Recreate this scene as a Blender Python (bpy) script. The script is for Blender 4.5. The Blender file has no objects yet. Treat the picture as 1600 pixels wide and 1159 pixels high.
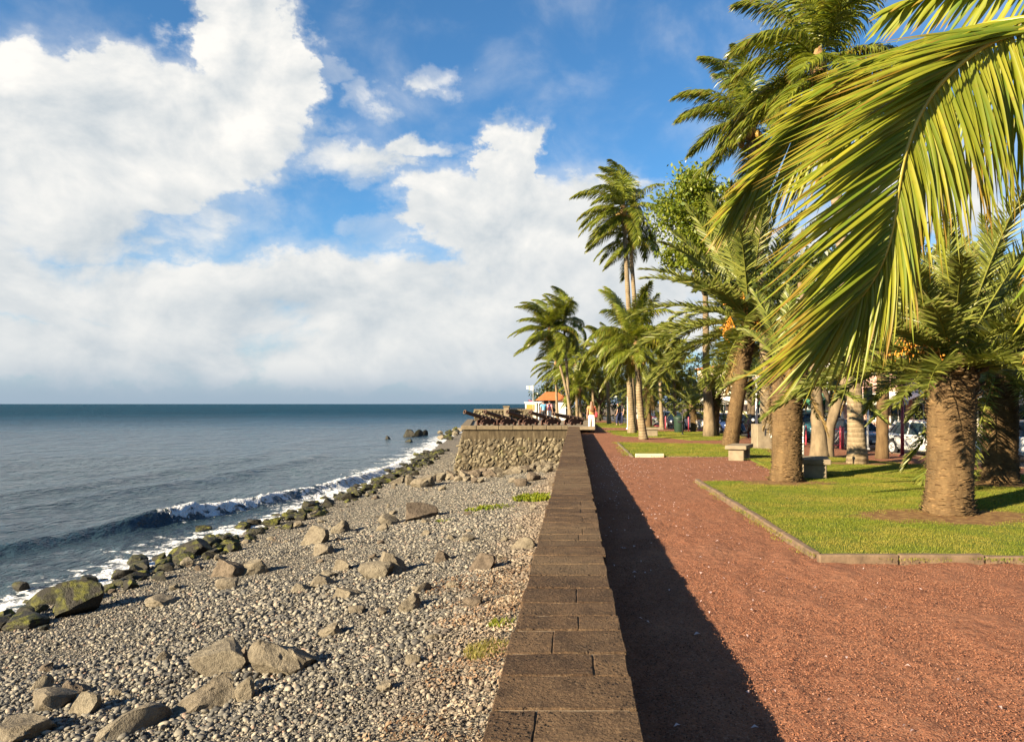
import bpy, bmesh, math, random
import numpy as np
from mathutils import Vector, Matrix, Euler, Quaternion
from mathutils import noise as mnoise

# ------------------------------------------------------------------ camera
scene = bpy.context.scene
col = scene.collection
F = 1155.0            # focal length in photo pixels
HC = 1.6              # camera height above the promenade
VX, VY = 898.0, 631.0 # vanishing point of the sea wall / horizon in the photo
cam_d = bpy.data.cameras.new('camera')
cam = bpy.data.objects.new('camera', cam_d); col.objects.link(cam)
cam.location = (0, 0, HC); cam.rotation_euler = (math.radians(90), 0, 0)
cam_d.sensor_width = 36; cam_d.lens = F / 1600 * 36
cam_d.shift_x = -(VX - 800) / 1600; cam_d.shift_y = (VY - 579.5) / 1600
cam_d.clip_start = 0.05; cam_d.clip_end = 60000
scene.camera = cam

# ------------------------------------------------------------------ light
SUN_EL = math.radians(21.5)
SUN_AZ = math.radians(229.0)   # compass angle of the sun, clockwise from +Y (behind and left of the camera)
sdir = Vector((math.sin(SUN_AZ) * math.cos(SUN_EL), math.cos(SUN_AZ) * math.cos(SUN_EL), math.sin(SUN_EL)))
ld = bpy.data.lights.new('sun', 'SUN'); ld.energy = 5.0; ld.angle = math.radians(0.5); ld.color = (1.0, 0.82, 0.56)
lo = bpy.data.objects.new('sun', ld); col.objects.link(lo)
lo.rotation_euler = (-sdir).to_track_quat('-Z', 'Y').to_euler(); lo.location = sdir * 60
vs = scene.view_settings
vs.view_transform = 'Standard'; vs.look = 'None'; vs.gamma = 1.0; vs.exposure = 1.9
scene.cycles.use_denoising = True
scene.cycles.max_bounces = 6; scene.cycles.transparent_max_bounces = 6
scene.cycles.caustics_reflective = False; scene.cycles.caustics_refractive = False

# ------------------------------------------------------------------ node helper
class NT:
    def __init__(s, tree): s.t = tree; s.n = tree.nodes; s.l = tree.links
    def new(s, typ, **kw):
        nd = s.n.new(typ)
        for k, v in kw.items(): setattr(nd, k, v)
        return nd
    def put(s, sock, v):
        if v is None: return
        if hasattr(v, 'is_linked') or isinstance(v, bpy.types.NodeSocket): s.l.new(v, sock)
        else:
            try: sock.default_value = v
            except Exception: sock.default_value = (*v, 1) if len(v) == 3 else v
    def math(s, op, a, b=None, c=None, clamp=False):
        nd = s.n.new('ShaderNodeMath'); nd.operation = op; nd.use_clamp = clamp
        s.put(nd.inputs[0], a); s.put(nd.inputs[1], b); s.put(nd.inputs[2], c)
        return nd.outputs[0]
    def vmath(s, op, a, b=None):
        nd = s.n.new('ShaderNodeVectorMath'); nd.operation = op
        s.put(nd.inputs[0], a); s.put(nd.inputs[1], b)
        return nd.outputs[0]
    def mix(s, f, a, b, blend='MIX'):
        nd = s.n.new('ShaderNodeMix'); nd.data_type = 'RGBA'; nd.blend_type = blend
        s.put(nd.inputs[0], f); s.put(nd.inputs[6], a); s.put(nd.inputs[7], b)
        return nd.outputs[2]
    def noise(s, vec, scale=5, detail=4, rough=0.55, dist=0.0, out=0, dim='3D'):
        nd = s.n.new('ShaderNodeTexNoise'); nd.noise_dimensions = dim
        s.put(nd.inputs['Vector'], vec); s.put(nd.inputs['Scale'], scale)
        nd.inputs['Detail'].default_value = detail; nd.inputs['Roughness'].default_value = rough
        nd.inputs['Distortion'].default_value = dist
        return nd.outputs[out]
    def voro(s, vec, scale=5, feature='F1', out='Distance', rand=1.0):
        nd = s.n.new('ShaderNodeTexVoronoi'); nd.feature = feature
        s.put(nd.inputs['Vector'], vec); s.put(nd.inputs['Scale'], scale)
        nd.inputs['Randomness'].default_value = rand
        return nd.outputs[out]
    def ramp(s, f, stops, interp='LINEAR'):
        nd = s.n.new('ShaderNodeValToRGB'); cr = nd.color_ramp; cr.interpolation = interp
        while len(cr.elements) < len(stops): cr.elements.new(0.5)
        for e, (p, c) in zip(cr.elements, stops):
            e.position = p; e.color = (c, c, c, 1) if isinstance(c, (int, float)) else (*c, 1)
        s.put(nd.inputs[0], f)
        return nd.outputs[0]
    def mapr(s, v, a, b, c=0.0, d=1.0, smooth=True):
        nd = s.n.new('ShaderNodeMapRange'); nd.interpolation_type = 'SMOOTHSTEP' if smooth else 'LINEAR'
        s.put(nd.inputs[0], v)
        for i, x in enumerate((a, b, c, d)): s.put(nd.inputs[i + 1], x)
        return nd.outputs[0]
    def attr(s, name, out='Fac'):
        nd = s.n.new('ShaderNodeAttribute'); nd.attribute_name = name
        return nd.outputs[out]
    def pos(s): return s.n.new('ShaderNodeNewGeometry').outputs['Position']
    def obj(s): return s.n.new('ShaderNodeTexCoord').outputs['Object']
    def rnd(s): return s.n.new('ShaderNodeObjectInfo').outputs['Random']
    def bump(s, h, strength=0.5, dist=0.02, normal=None):
        nd = s.n.new('ShaderNodeBump'); nd.inputs['Strength'].default_value = strength
        nd.inputs['Distance'].default_value = dist
        s.put(nd.inputs['Height'], h)
        if normal is not None: s.put(nd.inputs['Normal'], normal)
        return nd.outputs[0]
    def scalev(s, v, sc):
        nd = s.n.new('ShaderNodeMapping'); s.put(nd.inputs[0], v); nd.inputs['Scale'].default_value = sc
        return nd.outputs[0]

def mat(name, fn):
    m = bpy.data.materials.new(name); m.use_nodes = True
    t = NT(m.node_tree); t.n.clear()
    out = t.new('ShaderNodeOutputMaterial')
    bs = t.new('ShaderNodeBsdfPrincipled')
    t.l.new(bs.outputs[0], out.inputs[0])
    r = fn(t, bs, out)
    return m
def setp(t, bs, **kw):
    names = dict(color='Base Color', rough='Roughness', normal='Normal', metal='Metallic', spec='Specular IOR Level', ior='IOR', coat='Coat Weight', emis='Emission Color', emstr='Emission Strength')
    for k, v in kw.items():
        t.put(bs.inputs[names[k]], (*v, 1) if isinstance(v, tuple) and len(v) == 3 else v)

# ------------------------------------------------------------------ sky
world = bpy.data.worlds.new('World'); scene.world = world; world.use_nodes = True
def build_world():
    t = NT(world.node_tree); t.n.clear()
    out = t.new('ShaderNodeOutputWorld'); bg = t.new('ShaderNodeBackground')
    t.l.new(bg.outputs[0], out.inputs[0])
    STR = 0.05
    bg.inputs[1].default_value = STR
    sky = t.new('ShaderNodeTexSky'); sky.sky_type = 'NISHITA'; sky.sun_disc = False
    sky.sun_elevation = SUN_EL; sky.sun_rotation = SUN_AZ; sky.altitude = 0; sky.air_density = 1.0; sky.dust_density = 0.15; sky.ozone_density = 3.0
    d = t.new('ShaderNodeTexCoord').outputs['Generated']
    sep = t.new('ShaderNodeSeparateXYZ'); t.l.new(d, sep.inputs[0])
    az = t.math('ARCTAN2', sep.outputs[0], sep.outputs[1])
    el = t.math('ARCSINE', sep.outputs[2])
    ce = t.new('ShaderNodeCombineXYZ'); t.put(ce.inputs[0], az); t.put(ce.inputs[1], t.math('MULTIPLY', el, 1.35))
    p = ce.outputs[0]
    # cumulus placed by compass direction and height above the horizon (radians)
    def ae(px, py):
        u = (px - VX) / F; v = (VY - py) / F
        return math.atan(u), math.atan(v * math.cos(math.atan(u)))
    blobs = [(130, 220, 310, 115, .92), (390, 90, 112, 118, 1.0), (20, 165, 130, 95, .9), (215, 160, 130, 80, .8), (330, 200, 190, 90, .75),
             (60, 330, 320, 110, .62), (230, 330, 220, 80, .46), (560, 252, 105, 34, .55), (655, 236, 75, 15, .5), (680, 126, 50, 22, .42),
             (575, 150, 45, 26, .34), (520, 112, 45, 16, .3), (800, 250, 62, 60, .8), (720, 330, 125, 62, .75), (850, 370, 190, 105, .75), (600, 365, 75, 26, .42),
             (640, 470, 330, 88, .72), (330, 480, 330, 85, .66), (500, 520, 200, 60, .6), (60, 450, 330, 75, .60), (900, 470, 230, 110, .85),
             (700, 560, 400, 60, .62), (250, 555, 460, 62, .60), (940, 291, 130, 13, .42), (1090, 430, 210, 130, .7), (1400, 300, 260, 110, .5),
             (-150, 240, 260, 150, .7), (-500, 380, 380, 180, .6), (1900, 380, 380, 160, .6)]
    n_low = t.noise(p, 2.6, 3, .5)
    # one fractal reading for the outline, a second one shifted towards the sun for the shading
    def field(vec):
        a = t.noise(vec, 7.0, 9, .56, .25)
        return a
    warp = t.noise(p, 16, 5, .6, 0, 1)
    pw = t.vmath('ADD', p, t.vmath('MULTIPLY', t.vmath('SUBTRACT', warp, (.5, .5, .5)), (.16, .09, 0)))
    spw = t.new('ShaderNodeSeparateXYZ'); t.l.new(pw, spw.inputs[0])
    azw = spw.outputs[0]; elw = t.math('DIVIDE', spw.outputs[1], 1.35)
    tot = None; low = None
    for px, py, rx, ry, amp in blobs:
        a0, e0 = ae(px, py)
        ra = rx / F * math.cos(a0) ** 2; re = ry / F * math.cos(a0)
        da = t.math('DIVIDE', t.math('SUBTRACT', azw, a0), ra)
        de = t.math('DIVIDE', t.math('SUBTRACT', elw, e0), re)
        r2 = t.math('ADD', t.math('MULTIPLY', da, da), t.math('MULTIPLY', de, de))
        g = t.math('MULTIPLY', t.mapr(r2, 1.5, 0.1, 0, 1), amp)
        tot = g if tot is None else t.math('MAXIMUM', tot, g)
    # the same kind of clouds go on round the horizon
    front = t.mapr(t.math('ABSOLUTE', az), .62, .9, 0.0, 1)
    ring = t.math('MULTIPLY', t.mapr(el, .52, .12, 0, 1), t.mapr(n_low, .48, .68, 0, .7))
    tot = t.math('MAXIMUM', tot, t.math('MULTIPLY', ring, front))
    f1 = field(p)
    off = t.vmath('ADD', p, (-.022, .034, 0))
    f2 = field(off)
    dens = t.math('ADD', tot, t.math('MULTIPLY', t.math('SUBTRACT', f1, .5), 1.15))
    alpha = t.mapr(dens, .20, .58, 0, 1)
    thin = t.mapr(dens, -.10, .45, 0, .42)
    alpha = t.math('MAXIMUM', alpha, thin)
    core = t.mapr(dens, .35, 1.0, 0, 1)
    lit = t.math('ADD', .62, t.math('MULTIPLY', t.math('SUBTRACT', f1, f2), 2.5), clamp=True)
    up = t.mapr(el, .03, .36, 0, 1, False)
    lit = t.math('MULTIPLY', lit, t.math('ADD', .58, t.math('MULTIPLY', up, .54)), clamp=True)
    k = 0.70 / STR
    white = (0.395 * k, 0.385 * k, 0.365 * k); grey = (0.195 * k, 0.225 * k, 0.25 * k)
    cc = t.mix(lit, grey, white)
    base = t.mix(1.0, sky.outputs[0], (0.46, 0.78, 0.95), 'MULTIPLY')
    # pale blue-grey air low over the sea
    hz = t.mapr(el, .13, -.01, 0, .85)
    base = t.mix(hz, base, (0.165 * k, 0.195 * k, 0.235 * k))
    res = t.mix(alpha, base, cc)
    low_h = t.mapr(el, .055, .0, 0, .9)
    res = t.mix(low_h, res, (0.140 * k, 0.18 * k, 0.222 * k))
    t.l.new(res, bg.inputs[0])
build_world()

# ------------------------------------------------------------------ geometry helpers
def P(px, py, z=0.0):
    """point on the level z seen at photo pixel (px, py)"""
    D = F * (HC - z) / (py - VY)
    return Vector(((px - VX) * D / F, D, z))
def PD(px, py, D):
    return Vector(((px - VX) * D / F, D, HC - (py - VY) * D / F))
def smooth(a, b, x):
    t = np.clip((np.asarray(x, float) - a) / (b - a), 0, 1)
    return t * t * (3 - 2 * t)
def link(o, parent=None):
    col.objects.link(o)
    if parent is not None: o.parent = parent
    return o
def tag(o, label=None, cat=None, group=None, kind=None):
    if label: o['label'] = label
    if cat: o['category'] = cat
    if group: o['group'] = group
    if kind: o['kind'] = kind
    return o
def empty(name, loc=(0, 0, 0), rz=0.0, label=None, cat=None, group=None):
    o = bpy.data.objects.new(name, None); o.location = loc; o.rotation_euler = (0, 0, rz)
    o.empty_display_size = 0.2
    link(o); tag(o, label, cat, group)
    return o
def mesh_np(name, V, Fc, smooth_shade=True, attrs=None):
    """V (n,3); Fc (m,k) index array or list of arrays with the same k"""
    me = bpy.data.meshes.new(name)
    V = np.asarray(V, np.float32)
    if not isinstance(Fc, (list, tuple)): Fc = [Fc]
    Fc = [np.asarray(f, np.int32) for f in Fc if len(f)]
    me.vertices.add(len(V)); me.vertices.foreach_set('co', V.ravel())
    nl = sum(f.size for f in Fc); npoly = sum(len(f) for f in Fc)
    if npoly:
        me.loops.add(nl); me.loops.foreach_set('vertex_index', np.concatenate([f.ravel() for f in Fc]))
        starts = []; c = 0
        for f in Fc:
            k = f.shape[1]; starts.append(np.arange(len(f), dtype=np.int32) * k + c); c += f.size
        me.polygons.add(npoly); me.polygons.foreach_set('loop_start', np.concatenate(starts))
        if smooth_shade: me.polygons.foreach_set('use_smooth', np.ones(npoly, bool))
    for k, (typ, arr) in (attrs or {}).items():
        a = me.attributes.new(k, typ, 'POINT')
        arr = np.asarray(arr)
        if typ == 'FLOAT_VECTOR': a.data.foreach_set('vector', arr.astype(np.float32).ravel())
        elif typ == 'INT': a.data.foreach_set('value', arr.astype(np.int32))
        else: a.data.foreach_set('value', arr.astype(np.float32))
    me.update(calc_edges=True); me.validate()
    return me
def ob(name, me, m=None, parent=None, loc=None):
    if m is not None and not me.materials: me.materials.append(m)
    o = bpy.data.objects.new(name, me)
    if loc is not None: o.location = loc
    return link(o, parent)
class MB:
    """collects shapes into one mesh"""
    def __init__(s): s.V = []; s.F = []; s.n = 0
    def add(s, V, Fs):
        V = [tuple(v) for v in V]
        s.V += V; s.F += [tuple(i + s.n for i in f) for f in Fs]; s.n += len(V)
    def box(s, c, d, rot=None, bev=0.0, taper=1.0):
        x, y, z = d[0] / 2, d[1] / 2, d[2] / 2
        if bev <= 0:
            vs_ = [(sx * x * (taper if sz > 0 else 1), sy * y * (taper if sz > 0 else 1), sz * z) for sz in (-1, 1) for sy in (-1, 1) for sx in (-1, 1)]
            fs = [(0, 2, 3, 1), (4, 5, 7, 6), (0, 1, 5, 4), (2, 6, 7, 3), (0, 4, 6, 2), (1, 3, 7, 5)]
        else:
            bm = bmesh.new(); bmesh.ops.create_cube(bm, size=1)
            for v in bm.verts: v.co = Vector((v.co.x * d[0] * (taper if v.co.z > 0 else 1), v.co.y * d[1] * (taper if v.co.z > 0 else 1), v.co.z * d[2]))
            bmesh.ops.bevel(bm, geom=bm.edges[:], offset=bev, segments=1, affect='EDGES')
            bm.verts.index_update()
            vs_ = [v.co[:] for v in bm.verts]; fs = [[v.index for v in f.verts] for f in bm.faces]; bm.free()
        R = rot if rot is not None else Matrix.Identity(3)
        if isinstance(R, (int, float)): R = Matrix.Rotation(R, 3, 'Z')
        c = Vector(c)
        s.add([R @ Vector(v) + c for v in vs_], fs); return s
    def tube(s, pts, rad, seg=10, caps=True):
        pts = [Vector(p) for p in pts]
        if not hasattr(rad, '__len__'): rad = [rad] * len(pts)
        V = []; Fs = []
        up = Vector((0, 0, 1)); prev = None
        for i, p in enumerate(pts):
            tg = (pts[min(i + 1, len(pts) - 1)] - pts[max(i - 1, 0)]).normalized()
            if prev is None:
                a = tg.orthogonal().normalized()
            else:
                a = (prev - tg * prev.dot(tg)).normalized()
            prev = a; b = tg.cross(a)
            for k in range(seg):
                th = 2 * math.pi * k / seg
                V.append(p + (a * math.cos(th) + b * math.sin(th)) * rad[i])
        for i in range(len(pts) - 1):
            for k in range(seg):
                k2 = (k + 1) % seg
                Fs.append((i * seg + k, i * seg + k2, (i + 1) * seg + k2, (i + 1) * seg + k))
        if caps:
            Fs.append(tuple(range(seg))[::-1]); Fs.append(tuple((len(pts) - 1) * seg + k for k in range(seg)))
        s.add(V, Fs); return s
    def lathe(s, prof, seg=24, c=(0, 0, 0), axis='Z'):
        V = []; Fs = []
        c = Vector(c)
        for r, z in prof:
            for k in range(seg):
                th = 2 * math.pi * k / seg
                v = (r * math.cos(th), r * math.sin(th), z)
                if axis == 'Y': v = (v[0], v[2], v[1])
                if axis == 'X': v = (v[2], v[0], v[1])
                V.append(c + Vector(v))
        for i in range(len(prof) - 1):
            for k in range(seg):
                k2 = (k + 1) % seg
                Fs.append((i * seg + k, i * seg + k2, (i + 1) * seg + k2, (i + 1) * seg + k))
        Fs.append(tuple(range(seg))[::-1]); Fs.append(tuple((len(prof) - 1) * seg + k for k in range(seg)))
        s.add(V, Fs); return s
    def prism(s, poly, z0, z1):
        n = len(poly)
        V = [(*p, z0) for p in poly] + [(*p, z1) for p in poly]
        Fs = [tuple(range(n))[::-1], tuple(range(n, 2 * n))] + [(i, (i + 1) % n, n + (i + 1) % n, n + i) for i in range(n)]
        s.add(V, Fs); return s
    def sphere(s, c, r, sub=2, scale=(1, 1, 1)):
        bm = bmesh.new(); bmesh.ops.create_icosphere(bm, subdivisions=sub, radius=r)
        bm.verts.index_update()
        c = Vector(c)
        s.add([Vector((v.co.x * scale[0], v.co.y * scale[1], v.co.z * scale[2])) + c for v in bm.verts], [[v.index for v in f.verts] for f in bm.faces]); bm.free(); return s
    def mesh(s, name, shade=False):
        me = bpy.data.meshes.new(name); me.from_pydata(s.V, [], s.F)
        if shade: me.polygons.foreach_set('use_smooth', np.ones(len(me.polygons), bool))
        me.update(); return me
    def build(s, name, m, parent=None, shade=False, loc=None):
        return ob(name, s.mesh(name, shade), m, parent, loc)
def auto_smooth(o, ang=35):
    me = o.data
    me.polygons.foreach_set('use_smooth', np.ones(len(me.polygons), bool))
    bm = bmesh.new(); bm.from_mesh(me)
    for e in bm.edges:
        if len(e.link_faces) == 2 and e.calc_face_angle(0) > math.radians(ang): e.smooth = False
    bm.to_mesh(me); bm.free()
    return o

def vnoise(x, y, seed=0, oct=4, lac=2.0, gain=0.5):
    """fractal value noise on numpy arrays, about -1..1"""
    x = np.asarray(x, float); y = np.asarray(y, float)
    tot = np.zeros(np.broadcast(x, y).shape); amp = 1.0; nrm = 0
    for o in range(oct):
        xi = np.floor(x).astype(np.int64); yi = np.floor(y).astype(np.int64)
        fx = x - xi; fy = y - yi; fx = fx * fx * (3 - 2 * fx); fy = fy * fy * (3 - 2 * fy)
        def h(a, b):
            n = (a * 374761393 + b * 668265263 + (seed + o * 17) * 1442695041) & 0x7fffffff
            n = ((n ^ (n >> 13)) * 1274126177) & 0x7fffffff
            n = n ^ (n >> 16)
            return (n & 0xffff) / 32767.5 - 1
        v = (h(xi, yi) * (1 - fx) + h(xi + 1, yi) * fx) * (1 - fy) + (h(xi, yi + 1) * (1 - fx) + h(xi + 1, yi + 1) * fx) * fy
        tot = tot + v * amp; nrm += amp; amp *= gain; x = x * lac + 11.3; y = y * lac + 7.7
    return tot / nrm
def grid_faces(nr, nc):
    r, c = np.meshgrid(np.arange(nr - 1), np.arange(nc - 1), indexing='ij')
    a = (r * nc + c).ravel()
    return np.stack([a, a + 1, a + nc + 1, a + nc], 1)

# instanced stuff: points with rotation and scale, pieces picked from a few source meshes
def scatter(name, pts, rot, scl, sources, seed=0, vid=None):
    n = len(pts)
    rng = np.random.default_rng(seed)
    if vid is None: vid = rng.integers(0, len(sources), n)
    me = mesh_np(name, pts, [], attrs={'rot': ('FLOAT_VECTOR', rot), 'scl': ('FLOAT_VECTOR', scl), 'vid': ('INT', vid)})
    o = bpy.data.objects.new(name, me); link(o)
    ng = bpy.data.node_groups.new(name, 'GeometryNodeTree')
    ng.interface.new_socket('Geometry', in_out='INPUT', socket_type='NodeSocketGeometry')
    ng.interface.new_socket('Geometry', in_out='OUTPUT', socket_type='NodeSocketGeometry')
    gi = ng.nodes.new('NodeGroupInput'); go = ng.nodes.new('NodeGroupOutput')
    iop = ng.nodes.new('GeometryNodeInstanceOnPoints')
    g2i = ng.nodes.new('GeometryNodeGeometryToInstance')
    for s_ in reversed(sources):
        oi = ng.nodes.new('GeometryNodeObjectInfo'); oi.inputs['Object'].default_value = s_
        oi.inputs['As Instance'].default_value = False
        gg = ng.nodes.new('GeometryNodeGeometryToInstance')
        ng.links.new(oi.outputs['Geometry'], gg.inputs[0])
        if len(sources) == 1: last = gg
        else:
            if 'jn' not in locals(): jn = ng.nodes.new('GeometryNodeJoinGeometry')
            ng.links.new(gg.outputs[0], jn.inputs[0]); last = jn
    ng.nodes.remove(g2i)
    def na(nm, dt):
        a = ng.nodes.new('GeometryNodeInputNamedAttribute'); a.data_type = dt; a.inputs['Name'].default_value = nm
        return a.outputs['Attribute']
    ng.links.new(gi.outputs[0], iop.inputs['Points']); ng.links.new(last.outputs[0], iop.inputs['Instance'])
    iop.inputs['Pick Instance'].default_value = True
    ng.links.new(na('vid', 'INT'), iop.inputs['Instance Index'])
    e2r = ng.nodes.new('FunctionNodeEulerToRotation'); ng.links.new(na('rot', 'FLOAT_VECTOR'), e2r.inputs[0])
    ng.links.new(e2r.outputs[0], iop.inputs['Rotation'])
    ng.links.new(na('scl', 'FLOAT_VECTOR'), iop.inputs['Scale'])
    ng.links.new(iop.outputs[0], go.inputs[0])
    md = o.modifiers.new('scatter', 'NODES'); md.node_group = ng
    return o
def source(name, me, m):
    if not me.materials: me.materials.append(m)
    return bpy.data.objects.new(name, me)   # not linked: only read by scatter()
# ------------------------------------------------------------------ materials
def m_plain(name, c, rough=0.6, metal=0.0, var=0.12, scale=8.0, bump=0.15, spec=0.5):
    def f(t, bs, out):
        n = t.noise(t.obj(), scale, 5, .6)
        k = t.mapr(n, .3, .7, 1 - var, 1 + var, False)
        cc = t.mix(1.0, (*c, 1), t.new('ShaderNodeCombineColor').outputs[0], 'MULTIPLY')
        comb = cc.node.inputs[7].links[0].from_node
        for i in range(3): t.put(comb.inputs[i], k)
        setp(t, bs, color=cc, rough=rough, metal=metal, spec=spec)
        if bump: setp(t, bs, normal=t.bump(t.noise(t.obj(), scale * 6, 4), bump, 0.01))
    return mat(name, f)
def f_gravel_red(t, bs, out):
    p = t.pos()
    n1 = t.noise(p, 1.1, 4, .55); n2 = t.noise(p, 9, 5, .6); n3 = t.noise(p, 140, 3, .7)
    v = t.voro(p, 95, out='Distance'); vc = t.voro(p, 95, out='Color')
    c = t.ramp(n1, [(.25, (.205, .083, .045)), (.5, (.250, .106, .058)), (.8, (.295, .138, .077))])
    c = t.mix(t.mapr(t.noise(t.scalev(p, (1, .45, 1)), .55, 4, .6), .44, .66, 0, .28), c, (.145, .062, .038, 1))
    c = t.mix(t.mapr(n2, .35, .75, 0, .5), c, (.150, .066, .044))
    sv = t.new('ShaderNodeSeparateColor'); t.l.new(vc, sv.inputs[0])
    c = t.mix(t.mapr(sv.outputs[0], .72, 1.0, 0, .6), c, (.29, .17, .115))
    c = t.mix(t.mapr(sv.outputs[1], .7, 1.0, 0, .7), c, (.060, .026, .020))
    h = t.math('ADD', t.math('MULTIPLY', v, -.7), t.math('MULTIPLY', n3, .6))
    b1 = t.bump(t.math('ADD', n2, t.math('MULTIPLY', t.noise(t.scalev(p, (1, .35, 1)), 4.5, 3), 1.2)), .5, .09)
    setp(t, bs, color=c, rough=.95, spec=.15, normal=t.bump(h, .8, .012, b1))
M = {}
M['red_gravel'] = mat('red_gravel', f_gravel_red)
def f_gravel_piece(t, bs, out):
    r = t.rnd()
    c = t.ramp(r, [(0, (.075, .030, .024)), (.35, (.175, .070, .045)), (.7, (.215, .095, .060)), (.92, (.26, .14, .10)), (1, (.38, .27, .22))])
    setp(t, bs, color=c, rough=.95, spec=.1)
M['gravel_piece'] = mat('gravel_piece', f_gravel_piece)
def f_beach(t, bs, out):
    p = t.pos()
    v = t.voro(p, 24, out='Distance'); vc = t.voro(p, 24, out='Color')
    sv = t.new('ShaderNodeSeparateColor'); t.l.new(vc, sv.inputs[0])
    c = t.ramp(sv.outputs[0], [(0, (.055, .050, .043)), (.5, (.12, .108, .088)), (.9, (.20, .175, .14)), (1, (.30, .27, .22))])
    setp(t, bs, color=c, rough=.9, spec=.2, normal=t.bump(t.math('SUBTRACT', 1, v), .9, .04))
M['beach'] = mat('beach', f_beach)
def f_pebble(t, bs, out):
    r = t.rnd()
    c = t.ramp(r, [(0, (.050, .050, .050)), (.22, (.105, .098, .088)), (.5, (.175, .158, .128)), (.75, (.235, .205, .155)), (.93, (.33, .29, .225)), (.97, (.24, .12, .085)), (1, (.50, .46, .40))])
    n = t.noise(t.obj(), 3, 4)
    c = t.mix(t.mapr(n, .4, .8, 0, .35), c, (.09, .08, .07))
    setp(t, bs, color=c, rough=.75, spec=.3, normal=t.bump(t.noise(t.obj(), 7, 4), .3, .1))
M['pebble'] = mat('pebble', f_pebble)
def f_leafbit(t, bs, out):
    r = t.rnd()
    c = t.ramp(r, [(0, (.11, .065, .038)), (.5, (.20, .125, .075)), (.85, (.28, .20, .13)), (1, (.40, .33, .24))])
    setp(t, bs, color=c, rough=.9, spec=.1)
M['dry_bit'] = mat('dry_bit', f_leafbit)
def f_rock(c1, c2, moss=0.0):
    def f(t, bs, out):
        p = t.pos()
        n = t.noise(p, 2.2, 6, .6); n2 = t.noise(p, 14, 6, .65); r = t.rnd()
        c = t.mix(t.mapr(n, .3, .7), (*c1, 1), (*c2, 1))
        c = t.mix(t.mapr(n2, .46, .68, 0, .7), c, (c1[0] * .45, c1[1] * .45, c1[2] * .45, 1))
        c = t.mix(t.mapr(r, 0, 1, 0, .35 if not moss else .04, False), c, (.20, .165, .12, 1))
        c = t.mix(t.math('MULTIPLY', t.mapr(t.noise(p, 5, 6, .7), .48, .66, 0, .6), 1.0), c, (c1[0] * .4, c1[1] * .38, c1[2] * .35, 1))
        if moss:
            g = t.new('ShaderNodeNewGeometry'); sg = t.new('ShaderNodeSeparateXYZ'); t.l.new(g.outputs['Normal'], sg.inputs[0])
            w = t.math('MULTIPLY', t.mapr(sg.outputs[2], -.1, .6), t.mapr(t.noise(p, 3.4, 5), .43, .55))
            mc = t.mix(t.mapr(t.noise(p, 7, 3), .35, .65), (.018, .022, .004, 1), (.155, .155, .010, 1))
            c = t.mix(t.math('MULTIPLY', w, moss), c, mc)
            c = t.mix(.35, c, (.02, .02, .014, 1))
            setp(t, bs, rough=.6, spec=.3)
        else: setp(t, bs, rough=.85, spec=.25)
        setp(t, bs, color=c, normal=t.bump(t.math('ADD', n2, t.math('MULTIPLY', t.noise(p, 60, 4), .4)), .9, .05))
    return f
M['rock'] = mat('rock', f_rock((.120, .102, .074), (.205, .178, .130)))
M['dark_rock'] = mat('dark_rock', f_rock((.080, .062, .046), (.14, .11, .08)))
M['moss_rock'] = mat('moss_rock', f_rock((.012, .010, .007), (.024, .019, .012), 1.0))
M['wet_rock'] = mat('wet_rock', f_rock((.010, .009, .007), (.022, .019, .014), .35))
def f_basalt(t, bs, out):
    p = t.pos(); r = t.rnd()
    n = t.noise(p, 7, 6, .65); n2 = t.noise(p, 45, 5, .7); v = t.voro(p, 60)
    c = t.ramp(r, [(0, (.066, .039, .022)), (.5, (.092, .056, .031)), (1, (.130, .082, .046))])
    c = t.mix(t.mapr(n, .38, .66, 0, .75), c, (.036, .022, .014, 1))
    c = t.mix(t.mapr(n2, .50, .68, 0, .75), c, (.185, .125, .072, 1))
    far = t.new('ShaderNodeSeparateXYZ'); t.l.new(p, far.inputs[0])
    c = t.mix(t.mapr(t.noise(p, .9, 3), .45, .7, 0, .55), c, (.15, .105, .062, 1))
    pit = t.math('MULTIPLY', t.mapr(t.voro(t.vmath('ADD', p, t.vmath('MULTIPLY', t.noise(p, 18, 3, .6, 0, 1), (.05, .05, .05))), 42), .40, .10), t.mapr(t.noise(p, 4, 3), .46, .62))
    c = t.mix(t.math('MULTIPLY', pit, .8), c, (.018, .012, .009, 1))
    h = t.math('ADD', t.math('MULTIPLY', n2, .9), t.math('ADD', t.math('MULTIPLY', n, .9), t.math('MULTIPLY', pit, -1.0)))
    setp(t, bs, color=c, rough=.92, spec=.2, normal=t.bump(h, 1.0, .03))
M['basalt'] = mat('basalt', f_basalt)
M['mortar'] = m_plain('mortar', (.20, .15, .098), .95, var=.3, scale=14, bump=.6)
def f_rubble(t, bs, out):
    p = t.pos(); vc = t.attr('tint')
    n = t.noise(p, 6, 6, .65)
    c = t.ramp(vc, [(0, (.050, .042, .030)), (.5, (.118, .099, .066)), (1, (.215, .183, .122))])
    c = t.mix(t.mapr(n, .45, .7, 0, .7), c, (.085, .07, .045, 1))
    c = t.mix(t.mapr(t.noise(p, 1.2, 3), .55, .72, 0, .5), c, (.14, .14, .05, 1))
    setp(t, bs, color=c, rough=.92, spec=.2, normal=t.bump(t.noise(p, 30, 5), .6, .03))
M['rubble'] = mat('rubble', f_rubble)
def f_render(t, bs, out):
    p = t.pos()
    st = t.noise(t.scalev(p, (2.2, 2.2, .5)), 3, 5, .65)
    c = t.ramp(st, [(.3, (.030, .023, .014)), (.55, (.072, .056, .034)), (.75, (.125, .10, .062))])
    setp(t, bs, color=c, rough=.95, spec=.2, normal=t.bump(t.noise(p, 18, 6), .6, .03))
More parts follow.
